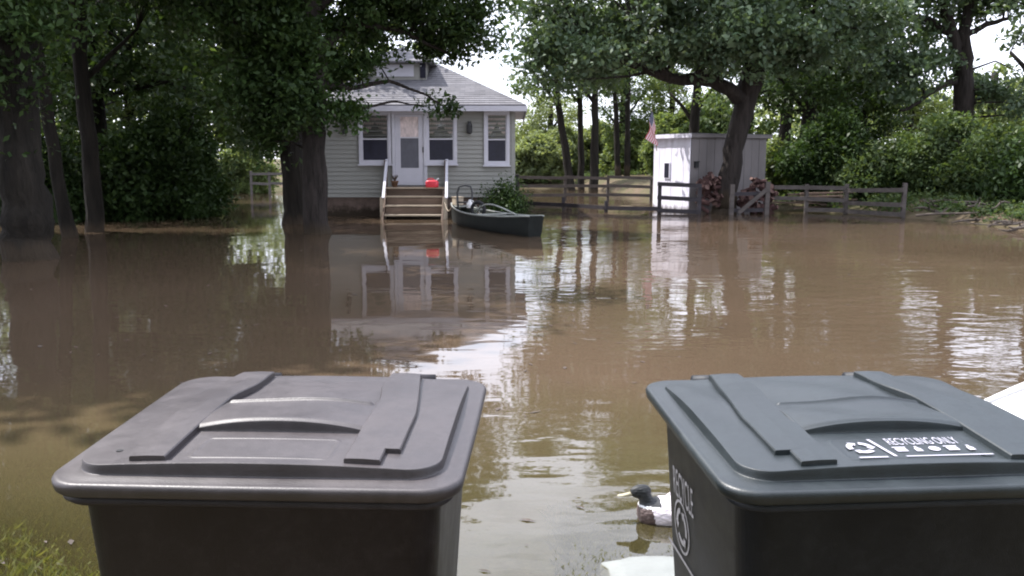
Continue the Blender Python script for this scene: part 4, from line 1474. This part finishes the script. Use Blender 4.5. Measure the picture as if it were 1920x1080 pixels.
# ------------------------------------------------------------------ driftwood on the bank at the right
dr = random.Random(9)
for k in range(20):
    px, Y = dr.uniform(1720, 1935), 0
    Y = float(np.interp(px, [1720, 1930], [25.0, 20.5])) + dr.uniform(-.6, 1.8)
    x = P(px, 400, Y)[0]
    z = max(float(bed(np.array([x]), np.array([Y]))[0]), 0) + dr.uniform(.03, .25)
    a_ = dr.uniform(-.5, .5) + (math.pi if dr.random() < .5 else 0)
    L_ = dr.uniform(.5, 1.5)
    r_ = dr.uniform(.015, .045)
    m_ = MB()
    pts = [(L_ * (t - .5), .12 * math.sin(t * 5 + k), .06 * math.sin(t * 4 + 2 * k)) for t in np.linspace(0, 1, 6)]
    m_.tube(pts, [r_, r_ * 1.05, r_ * .9, r_ * .8, r_ * .6, r_ * .3], 7)
    m_.tube([pts[2], (pts[2][0] + .15, .18, .14), (pts[2][0] + .25, .3, .18)], [r_ * .5, r_ * .4, r_ * .15], 5)
    o = m_.build('driftwood', M['debris'], None, True, loc=(x, Y, z))
    o.rotation_euler = (dr.uniform(-.2, .2), dr.uniform(-.15, .15), a_)
    prop(o, 'stick of grey driftwood in the tangle on the bank at the right', 'driftwood', 'driftwood on the bank at the right')
for k, (px, Y, w, h_, lab) in enumerate(((1545, 28.6, 1.3, .42, 'dark heap of old boards behind the grey rail fence'),)):
    x = P(px, 380, Y)[0]
    for j in range(9):
        m_ = MB()
        m_.box((0, 0, 0), (dr.uniform(1.2, 2.4), .16, .05))
        o = m_.build('plank', M['brown_wood'], None, loc=(x + dr.uniform(-.5, .9), Y + dr.uniform(.1, .7), .16 + .055 * j))
        o.rotation_euler = (dr.uniform(-.1, .1), dr.uniform(-.06, .06), dr.uniform(-.25, .25))
        prop(o, 'old brown board lying in the heap behind the grey rail fence', 'board', 'boards heaped behind the rail fence')
# low mud hump between the fence posts by the shed
m_ = MB()
hum = []
for r_, z in ((1, -.12), (.8, .06), (.5, .15), (.15, .19)):
    hum.append([(r_ * .75 * math.cos(t) * (1 + .1 * math.sin(3 * t)), r_ * .5 * math.sin(t), z) for t in np.linspace(0, 2 * math.pi, 20, endpoint=False)])
m_.loft(hum, cap0=False)
prop(m_.build('mud_hump', M['ground'], None, True, loc=(P(1175, 390, 28.6)[0], 28.9, 0)), kind='structure')

# ------------------------------------------------------------------ the two wheeled bins in front
LX, LY0, LY1 = 0.342, -0.314, 0.308          # lid outline
LIDZ, TILT = 1.098, 0.042


def rrect(hx, y0, y1, r, n=10):
    """rounded rectangle outline, counter-clockwise"""
    pts = []
    for (cx, cy, a0) in ((hx - r, y1 - r, 0), (-hx + r, y1 - r, 90), (-hx + r, y0 + r, 180), (hx - r, y0 + r, 270)):
        for k in range(n + 1):
            a_ = R(a0 + 90 * k / n)
            pts.append((cx + r * math.cos(a_), cy + r * math.sin(a_)))
    return pts


def rr_sd(x, y, hx, y0, y1, r):
    cy, hy = (y0 + y1) / 2, (y1 - y0) / 2
    qx, qy = np.abs(x) - hx + r, np.abs(y - cy) - hy + r
    return np.minimum(np.maximum(qx, qy), 0) + np.hypot(np.maximum(qx, 0), np.maximum(qy, 0)) - r


STRAP_IN = .150


def lid_height(x, y, dent=0.0, m=None):
    """moulded top of the lid above the rim; m is the ring coordinate (1 at the outline)"""
    ax = np.abs(x)
    m = np.zeros_like(x) if m is None else m
    pl = sstep(.909, .901, m)
    h = -.004 * sstep(.90, 1.0, m) + .019 * pl
    edge = sstep(.90, .72, m)
    h = h + pl * (.009 * (1 - (x / .3) ** 2) - .020 * np.clip((y - .02) / .27, 0, 1) ** 1.6 - .005 * np.clip((-.12 - y) / .17, 0, 1))
    inn = sstep(STRAP_IN + .008, STRAP_IN + .004, ax)
    h = h - .004 * inn * sstep(-.272, -.268, y) * sstep(-.12, -.13, y)
    u = np.clip(ax / STRAP_IN, 0, 1)
    grip = sstep(-.1325, -.1305, y) * sstep(.022, .012, y)
    gh = (.007 + .013 * (1 - u ** 2.2)) * (1 - .55 * np.clip((y + .13) / .14, 0, 1))
    h = h + inn * grip * gh
    h = h + inn * sstep(.147, .138, ax) * .005 * np.exp(-((y - .012) / .0045) ** 2)
    h = h - inn * .004 * sstep(.03, .06, y) * edge
    h = h + dent * edge * (.0022 * np.sin(x * 15 + 1) * np.sin(y * 13) + .0012 * np.sin(x * 27 + y * 19)) * sstep(-.14, -.05, y)
    pd = np.abs(rr_sd(x, y, .118, -.250, -.165, .01))
    return h + .0010 * sstep(.004, .001, pd)


def lid_z(x, y, dent=0.0):
    return float(lid_height(np.array([float(x)]), np.array([float(y)]), dent)[0])


def clustered(n, centres, width=.012, gain=6.0):
    """grid coordinates in -1..1 packed closer round the moulded edges"""
    t = np.linspace(-1, 1, 4001)
    d = np.ones_like(t)
    for c_ in centres:
        d += gain * np.exp(-((t - c_) / width) ** 2)
    cum = np.concatenate([[0], np.cumsum((d[1:] + d[:-1]) / 2)])
    return np.interp(np.linspace(0, cum[-1], n), cum, t)


def lift(x, y, z):
    return z + LIDZ + TILT * (y + .01)


def make_bin(name, label, loc, yaw, mat, lidm, dent, printed):
    root = empty(name, loc, label, 'wheeled bin', None, R(yaw))
    # lid
    nx, ny = 281, 281
    cy_, hy_ = (LY0 + LY1) / 2, (LY1 - LY0) / 2
    u = clustered(nx, [-.905, .905, -STRAP_IN / LX, STRAP_IN / LX, -.97, .97])
    v = clustered(ny, [-.905, .905, -.97, .97] + [(q_ - cy_) / hy_ for q_ in (-.27, -.1315, .012, -.25, -.165)])
    U, W = np.meshgrid(u, v)
    cy, hy = (LY0 + LY1) / 2, (LY1 - LY0) / 2
    r = .065
    X, Y = U * LX, W * hy
    # pull the grid's corners onto the rounded outline
    m_ = np.maximum(np.abs(U), np.abs(W))
    bx_, by_ = np.where(m_ > 0, U / np.maximum(m_, 1e-9), 0) * LX, np.where(m_ > 0, W / np.maximum(m_, 1e-9), 0) * hy
    qx, qy = np.abs(bx_) - (LX - r), np.abs(by_) - (hy - r)
    corner = (qx > 0) & (qy > 0)
    ln = np.hypot(qx, qy)
    kx = np.where(corner, np.sign(bx_) * (LX - r + qx / np.maximum(ln, 1e-9) * r), bx_)
    ky = np.where(corner, np.sign(by_) * (hy - r + qy / np.maximum(ln, 1e-9) * r), by_)
    wgt = sstep(.50, .84, m_) * np.where(m_ > 0, m_, 0)
    X = X + (kx - bx_) * wgt
    Y = Y + (ky - by_) * wgt + cy
    Z = lid_height(X, Y, dent, m_)
    V = np.stack([X, Y, lift(X, Y, Z)], -1)
    idx = np.arange(ny * nx).reshape(ny, nx)
    verts = [tuple(p) for p in V.reshape(-1, 3)]
    faces = np.stack([idx[:-1, :-1], idx[:-1, 1:], idx[1:, 1:], idx[1:, :-1]], -1).reshape(-1, 4).tolist()
    loop = list(idx[0, :]) + list(idx[1:, -1]) + list(idx[-1, -2::-1]) + list(idx[-2:0:-1, 0])
    prev = loop
    bl = [verts[i] for i in loop]
    for (grow, dz) in ((.0035, -.0015), (.006, -.006), (.006, -.010), (.003, -.021), (.0, -.024), (-.02, -.024)):
        cur = []
        for p in bl:
            px, py = p[0], p[1] - cy
            l_ = max(abs(px) / LX, abs(py) / hy)
            nxv = Vector((px / LX ** 1, py / hy)).normalized() if l_ else Vector((0, 0))
            cur.append(len(verts))
            verts.append((px + nxv.x * grow * 1.1, py + nxv.y * grow * 1.1 + cy, p[2] + dz))
        n = len(loop)
        for i in range(n):
            j = (i + 1) % n
            faces.append((prev[j], prev[i], cur[i], cur[j]))
        prev = cur
    me = bpy.data.meshes.new('lid')
    me.from_pydata(verts, [], faces)
    me.polygons.foreach_set('use_smooth', [True] * len(me.polygons))
    me.materials.append(lidm)
    me.update()
    lid = bpy.data.objects.new('lid', me)
    C.objects.link(lid)
    lid.parent = root
    # two raised straps running from front to back
    for s_ in (-1, 1):
        q = MB()
        ys = sorted(set(list(np.linspace(-.272, .268, 48)) + [-.2225, -.2215]))
        rings = []
        for y in ys:
            xo = (.211 + .02 * (y + .272) / .32 if y < .05 else .231 - .027 * (y - .05) / .23) if (s_ < 0 and not printed) else .211 if y < -.222 else .236 - .035 * max(0, min(1, (y + .05) / .30)) ** 1.2
            xi_ = STRAP_IN - .016 * float(sstep(.03, .16, np.array(y)))
            up = .0085 + .004 * float(sstep(.17, .26, np.array(y)))
            pr_ = []
            for (x, k) in ((xi_, -1), (xi_, up - .002), (xi_ + .002, up), ((xi_ + xo) / 2, up + .0006), (xo - .002, up), (xo, up - .002), (xo, -1)):
                zz = lid_z(max(x, STRAP_IN + .012), y) + (k if k > 0 else -.006)
                pr_.append((s_ * x, y, lift(x, y, zz)))
            rings.append(pr_ if s_ > 0 else pr_[::-1])
        q.loft(rings[::-1])
        q.build('strap', lidm, lid)
    # hinge knuckles and axle behind the lid
    for s_ in (-1, 1):
        q = MB()
        q.tube([(s_ * .135, LY1 + .005, lift(0, LY1, -.012)), (s_ * .225, LY1 + .005, lift(0, LY1, -.012))], .017, 14)
        q.build('hinge', mat, root, True)
    # body: collar and tapered tub
    q = MB()
    rings = []
    for (z, hx, y0, y1, r_) in ((1.073, .318, -.298, .285, .05), (1.069, .326, -.306, .290, .055), (1.060, .330, -.310, .292, .055), (1.053, .324, -.304, .288, .055), (1.046, .307, -.276, .272, .05),
                                (.60, .277, -.250, .252, .05), (.14, .244, -.222, .235, .05), (.10, .236, -.214, .228, .05)):
        rings.append([(x, y, z + TILT * (y + .01) * max(0, (z - .6) / .44)) for x, y in rrect(hx, y0, y1, r_)])
    q.loft(rings)
    body = q.build('body', mat, root, True)
    # moulded rib down the left and right flanks
    for s_ in (-1, 1):
        q = MB()
        q.tube([(s_ * .2905, -.235, .96), (s_ * .252, -.205, .20)], .006, 6)
        q.build('corner_rib', mat, root, True)
    # handle bar, axle, wheels at the back
    q = MB(); q.tube([(-.20, .29, 1.00), (-.20, .36, 1.03), (.20, .36, 1.03), (.20, .29, 1.00)], .016, 10); q.build('handle', mat, root, True)
    q = MB(); q.tube([(-.30, .235, .11), (.30, .235, .11)], .012, 10); q.build('axle', M['metal_dark'], root, True)
    for s_ in (-1, 1):
        q = MB()
        tor = [(s_ * .275, .235 + .092 * math.cos(t), .11 + .092 * math.sin(t)) for t in np.linspace(0, 2 * math.pi, 28, endpoint=False)]
        q.tube(tor, .026, 10, closed=True)
        whl = q.build('wheel', M['rubber'], root, True)
        q = MB()
        q.tube([(s_ * .262, .235, .11), (s_ * .288, .235, .11)], .075, 20)
        q.build('rim', mat, whl)
    if not printed:
        q = MB()
        hz = lambda x, y: lift(x, y, lid_z(x, y, dent))
        q.tube([(-.250, -.225, hz(-.250, -.225) - .002), (-.250, -.225, hz(-.250, -.225) + .001)], .006, 12)
        q.build('drain_hole', M['rubber'], lid)
        return root

    # printed instructions on the lid, the same plane as the panel
    def on_lid(x, y, up=.0012):
        y = y - .045
        return (x, y, lift(x, y, lid_z(0, y) + up))

    def text(s, x0, y0, w, h_, place, rot, mt, name_, parent_):
        cu = bpy.data.curves.new(name_, 'FONT')
        cu.body = s
        cu.size = 1
        cu.extrude = 0
        cu.materials.append(mt)
        o = bpy.data.objects.new(name_, cu)
        C.objects.link(o)
        o.parent = parent_
        bpy.context.view_layer.update()
        d_ = o.dimensions.copy()
        me_ = bpy.data.meshes.new_from_object(o.evaluated_get(bpy.context.evaluated_depsgraph_get()))
        bpy.data.objects.remove(o)
        o = bpy.data.objects.new(name_, me_)
        C.objects.link(o)
        o.parent = parent_
        o.location = place
        o.rotation_euler = rot
        o.scale = (w / max(d_.x, .01), h_ / .72, 1)
        return o
    tl = math.atan(TILT)
    lb = text('RECYCLING ONLY', 0, 0, .128, .030, (0, 0, 0), (0, 0, 0), M['print_white'], 'label', lid)
    sc_ = lb.scale.copy()
    lb.scale = (1, 1, 1)
    for vv in lb.data.vertices:
        vv.co = on_lid(-.022 + vv.co.x * sc_.x, -.152 + vv.co.y * sc_.y)

    def flat(polys, name_, mt, parent_, fn):
        q2 = MB()
        for pl_ in polys:
            q2.add([fn(*p) for p in pl_], [tuple(range(len(pl_)))])
        return q2.build(name_, mt, parent_)

    def arrows(cx, cy_, r_, th=.30):
        """three chasing arrows round a centre"""
        out = []
        for k in range(3):
            a0 = 90 + 120 * k
            pts_o, pts_i = [], []
            for j in range(7):
                t = R(a0 - 12 - 74 * j / 6)
                pts_o.append((cx + r_ * math.cos(t), cy_ + r_ * math.sin(t)))
                pts_i.append((cx + r_ * (1 - th) * math.cos(t), cy_ + r_ * (1 - th) * math.sin(t)))
            out.append(pts_o + pts_i[::-1])
            t = R(a0 - 86)
            t2 = R(a0 - 116)
            out.append([(cx + r_ * 1.16 * math.cos(t), cy_ + r_ * 1.16 * math.sin(t)), (cx + r_ * (1 - th / 2) * math.cos(t2), cy_ + r_ * (1 - th / 2) * math.sin(t2)),
                        (cx + r_ * (.84 - th) * math.cos(t), cy_ + r_ * (.84 - th) * math.sin(t))])
        return out
    flat(arrows(-.078, -.160, .024, .42), 'recycling_symbol', M['print_white'], lb, on_lid)
    flat([[(-.100, -.206), (-.050, -.206), (-.050, -.199), (-.100, -.199)]], 'symbol_underline', M['print_white'], lb, on_lid)
    flat([[(-.038, -.200), (-.032, -.200), (-.046, -.125), (-.052, -.125)]], 'slash_line', M['print_white'], lb, on_lid)
    ic = []
    for k, x in enumerate((-.012, .018, .048, .080, .112)):
        y = -.172
        if k in (0, 3):
            ic.append([(x - .010, y - .009), (x + .010, y - .009), (x + .010, y + .005), (x - .010, y + .005)])
            ic.append([(x - .012, y + .007), (x + .012, y + .007), (x + .012, y + .011), (x - .012, y + .011)])
        elif k in (1, 4):
            ic.append([(x - .006, y - .010), (x + .006, y - .010), (x + .006, y + .002), (x + .0025, y + .006), (x + .0025, y + .012), (x - .0025, y + .012), (x - .0025, y + .006), (x - .006, y + .002)])
        else:
            ic.append([(x + .010 * math.cos(t), y + .010 * math.sin(t)) for t in np.linspace(0, 2 * math.pi, 14, endpoint=False)])
    flat(ic, 'label_icons', M['print_white'], lb, on_lid)
    flat([[(-.018, -.205), (.135, -.205), (.135, -.199), (-.018, -.199)]], 'label_underline', M['print_white'], lb, on_lid)

    # worn white stencil on the bin's left flank
    def flank(y, z, up=.002):
        zz = (z - .6) / (1 + TILT * (y + .01) / .44) + .6
        hx = .307 - (.307 - .277) * (1.038 - zz) / (1.038 - .60)
        return (-hx - up, y, z)
    st_ = text('RECYCLE', 0, 0, .150, .064, (0, 0, 0), (0, 0, 0), M['stencil'], 'stencil_lettering', body)
    sc_ = st_.scale.copy()
    st_.scale = (1, 1, 1)
    for vv in st_.data.vertices:
        vv.co = flank(.178 - vv.co.x * sc_.x, .894 + vv.co.y * sc_.y)
    flat([[(q_x, q_z) for q_x, q_z in pl_] for pl_ in arrows(.122, .836, .040, .30)], 'stencil_symbol', M['stencil'], body, lambda y, z: flank(y, z))
    ringp = []
    for k in range(36):
        t0, t1 = 2 * math.pi * k / 36, 2 * math.pi * (k + 1) / 36
        ringp.append([(.122 + .058 * math.cos(t0), .836 + .058 * math.sin(t0)), (.122 + .058 * math.cos(t1), .836 + .058 * math.sin(t1)),
                      (.122 + .052 * math.cos(t1), .836 + .052 * math.sin(t1)), (.122 + .052 * math.cos(t0), .836 + .052 * math.sin(t0))])
    flat(ringp, 'stencil_ring', M['stencil'], body, lambda y, z: flank(y, z))
    flat([[(.24, .758), (.03, .758), (.03, .766), (.24, .766)]], 'stencil_line', M['stencil'], body, lambda y, z: flank(y, z))
    return root


make_bin('wheeled_bin', 'brown wheeled bin with closed lid, the one without printed lettering', (-.415, 1.685, 0), -2.6, M['bin_brown'], M['lid_brown'], 1.0, False)
make_bin('wheeled_bin', 'dark green wheeled bin with white printed label on its lid and stencil on its flank', (.662, 1.685, 0), 4.6, M['bin_green'], M['lid_green'], 2.4, True)

# ------------------------------------------------------------------ duck, stone, dinghy
def duck_mats():
    m, nt, N, L, b = mat_nodes('duck_plumage')
    t = N.new('ShaderNodeTexCoord')
    s_ = N.new('ShaderNodeSeparateXYZ'); L.new(t.outputs['Object'], s_.inputs[0])
    nz = N.new('ShaderNodeTexNoise'); nz.inputs['Scale'].default_value = 60; nz.inputs['Detail'].default_value = 4
    L.new(t.outputs['Object'], nz.inputs['Vector'])

    def mth2(op, a_, b2):
        n = N.new('ShaderNodeMath'); n.operation = op
        for i, q in enumerate((a_, b2)):
            if isinstance(q, (int, float)):
                n.inputs[i].default_value = q
            else:
                L.new(q, n.inputs[i])
        return n.outputs[0]
    jit = mth2('MULTIPLY', mth2('SUBTRACT', nz.outputs[0], .5), .02)
    x = mth2('ADD', s_.outputs[0], jit)
    z = mth2('ADD', s_.outputs[2], jit)

    def mix(f, a_, b2):
        n = N.new('ShaderNodeMix'); n.data_type = 'RGBA'
        L.new(f, n.inputs[0])
        for i, q in ((6, a_), (7, b2)):
            if isinstance(q, tuple):
                n.inputs[i].default_value = (*q, 1)
            else:
                L.new(q, n.inputs[i])
        return n.outputs[2]
    breast = mth2('LESS_THAN', mth2('ADD', x, mth2('MULTIPLY', z, .25)), -.10)
    base = mix(breast, (.66, .60, .64), (.085, .055, .05))
    under = mth2('LESS_THAN', z, .028)
    base = mix(under, base, (.16, .13, .12))
    rear = mth2('GREATER_THAN', x, .20)
    base = mix(rear, base, (.04, .04, .045))
    neck = mth2('MULTIPLY', mth2('LESS_THAN', x, -.08), mth2('GREATER_THAN', z, .118))
    base = mix(neck, base, (.010, .012, .014))
    rng_ = mth2('MULTIPLY', mth2('MULTIPLY', mth2('LESS_THAN', x, -.08), mth2('GREATER_THAN', z, .108)), mth2('LESS_THAN', z, .119))
    base = mix(rng_, base, (.75, .75, .75))
    fm = N.new('ShaderNodeMapping'); fm.inputs['Scale'].default_value = (22, 60, 60)
    L.new(t.outputs['Object'], fm.inputs[0])
    fv = N.new('ShaderNodeTexVoronoi'); fv.inputs['Scale'].default_value = 1.6
    L.new(fm.outputs[0], fv.inputs['Vector'])
    hs = N.new('ShaderNodeHueSaturation')
    fr_ = N.new('ShaderNodeMapRange'); fr_.inputs[3].default_value = 1.1; fr_.inputs[4].default_value = .62
    L.new(fv.outputs[0], fr_.inputs[0]); L.new(fr_.outputs[0], hs.inputs['Value'])
    L.new(base, hs.inputs['Color'])
    L.new(hs.outputs[0], b.inputs['Base Color'])
    fb_ = N.new('ShaderNodeBump'); fb_.inputs['Distance'].default_value = .003; fb_.invert = True
    L.new(fv.outputs[0], fb_.inputs['Height']); L.new(fb_.outputs[0], b.inputs['Normal'])
    b.inputs['Roughness'].default_value = .6
    return m


M['duck'] = duck_mats()
M['bill'] = pbr('duck_bill', (.34, .31, .22), .5, .1)
dk = empty('duck', (.735, 3.83, -.028), 'drake duck with dark head, brown breast and pale body floating beside the green bin', 'duck', None, R(4))
dk.scale = (.92, .92, .90)
q = MB()
rings = []
for (x, hw_, zc, hh_) in ((-.185, .02, .075, .025), (-.175, .052, .072, .052), (-.14, .078, .07, .068), (-.07, .098, .07, .075), (.02, .105, .07, .078), (.11, .092, .072, .07), (.18, .062, .082, .05), (.235, .034, .10, .026), (.27, .014, .118, .010)):
    rings.append([(x, hw_ * math.cos(t), zc + hh_ * math.sin(t)) for t in np.linspace(0, 2 * math.pi, 20, endpoint=False)])
q.loft(rings)
q.tube([(-.115, 0, .09), (-.138, 0, .125), (-.150, 0, .155), (-.158, 0, .180), (-.166, 0, .198)], [.05, .036, .033, .034, .018], 16)
hd = []
for (x, r_) in ((-.222, .012), (-.212, .024), (-.19, .034), (-.165, .037), (-.14, .034), (-.125, .022), (-.118, .008)):
    hd.append([(x, r_ * .82 * math.cos(t), .178 + r_ * math.sin(t)) for t in np.linspace(0, 2 * math.pi, 16, endpoint=False)])
q.loft(hd)
body = q.build('duck_body', M['duck'], dk, True)
rm = body.modifiers.new('skin', 'REMESH'); rm.mode = 'VOXEL'; rm.voxel_size = .005; rm.use_smooth_shade = True
sm = body.modifiers.new('smooth', 'SMOOTH'); sm.iterations = 5
q = MB()
bl_ = []
for (x, w_, h_, z) in ((-.208, .014, .013, .170), (-.235, .013, .009, .165), (-.262, .015, .006, .161), (-.280, .012, .004, .160), (-.286, .004, .002, .160)):
    bl_.append([(x, w_ * math.cos(t), z + h_ * math.sin(t)) for t in np.linspace(0, 2 * math.pi, 12, endpoint=False)])
q.loft(bl_); q.build('bill', M['bill'], dk, True)
for s_ in (-1, 1):
    q = MB()
    q.loft([[(-.197 + .0, s_ * .0245, .186 + .005 * 0)] * 1 + [(-.197 + .005 * math.cos(t), s_ * (.0255 + k * .003), .186 + .005 * math.sin(t)) for t in np.linspace(0, 2 * math.pi, 8, endpoint=False)] for k in (0, 1)])
    q.build('eye', M['rubber'], dk, True)
    q = MB()
    wr = []
    for (x, w_, z0_, z1_) in ((-.045, .088, .085, .105), (-.01, .104, .06, .128), (.06, .104, .055, .125), (.15, .078, .07, .115), (.23, .036, .095, .112)):
        wr.append([(x, s_ * (w_ + .006), z0_), (x, s_ * (w_ + .010), (z0_ + z1_) / 2), (x, s_ * (w_ * .62), z1_ + .018), (x, s_ * (w_ * .55), z1_ - .02)])
    q.loft(wr)
    q.build('wing', M['duck'], dk, True)

q = MB()
rs = np.random.default_rng(3)
jag = 1 + .08 * rs.normal(0, 1, 22)
out = []
for r_, z in ((1.02, -.10), (1.0, .004), (.965, .020), (.6, .026), (.2, .028)):
    out.append([(.20 * r_ * jag[k] ** (r_ > .5) * np.sign(math.cos(t)) * abs(math.cos(t)) ** .75, .17 * r_ * np.sign(math.sin(t)) * abs(math.sin(t)) ** .75, z) for k, t in enumerate(np.linspace(0, 2 * math.pi, 22, endpoint=False))])
q.loft(out, cap0=False)
o = q.build('flat_stone', M['stone'], None, True, loc=(.575, 3.265, -.012))
prop(o, 'flat pale stone at the water surface below the duck, beside the green bin', 'stone')

dg = empty('dinghy', (3.30, 4.75, -.05), 'upturned white dinghy behind the green bin, cut off by the right edge', 'boat', None, R(8))
q = MB()
rings = []
for i in range(15):
    u = i / 14
    x = -1.0 + 2.2 * u
    wv = .52 * min(1, (u / .55)) ** .62 if u < .55 else .52
    hv = .56 * (.45 + .55 * min(1, u / .40) ** .8)
    wv = max(wv, .02)
    rings.append([(x, wv * math.cos(t) * (1 if abs(math.cos(t)) < .98 else 1), hv * max(0, math.sin(t)) ** .8) for t in np.linspace(0, math.pi, 15)])
q.loft(rings, wrap=False, cap0=True, cap1=True)
q.build('hull', M['white_plastic'], dg, True)
q = MB()
q.tube([(r[7][0], 0, r[7][2] + .005) for r in rings], .018, 8)
q.build('keel', M['white_plastic'], dg, True)
for e_ in (0, 14):
    q = MB(); q.tube([(r[e_][0], r[e_][1] * 1.02, .02) for r in rings], .022, 8); q.build('rub_rail', M['gunwale'], dg, True)
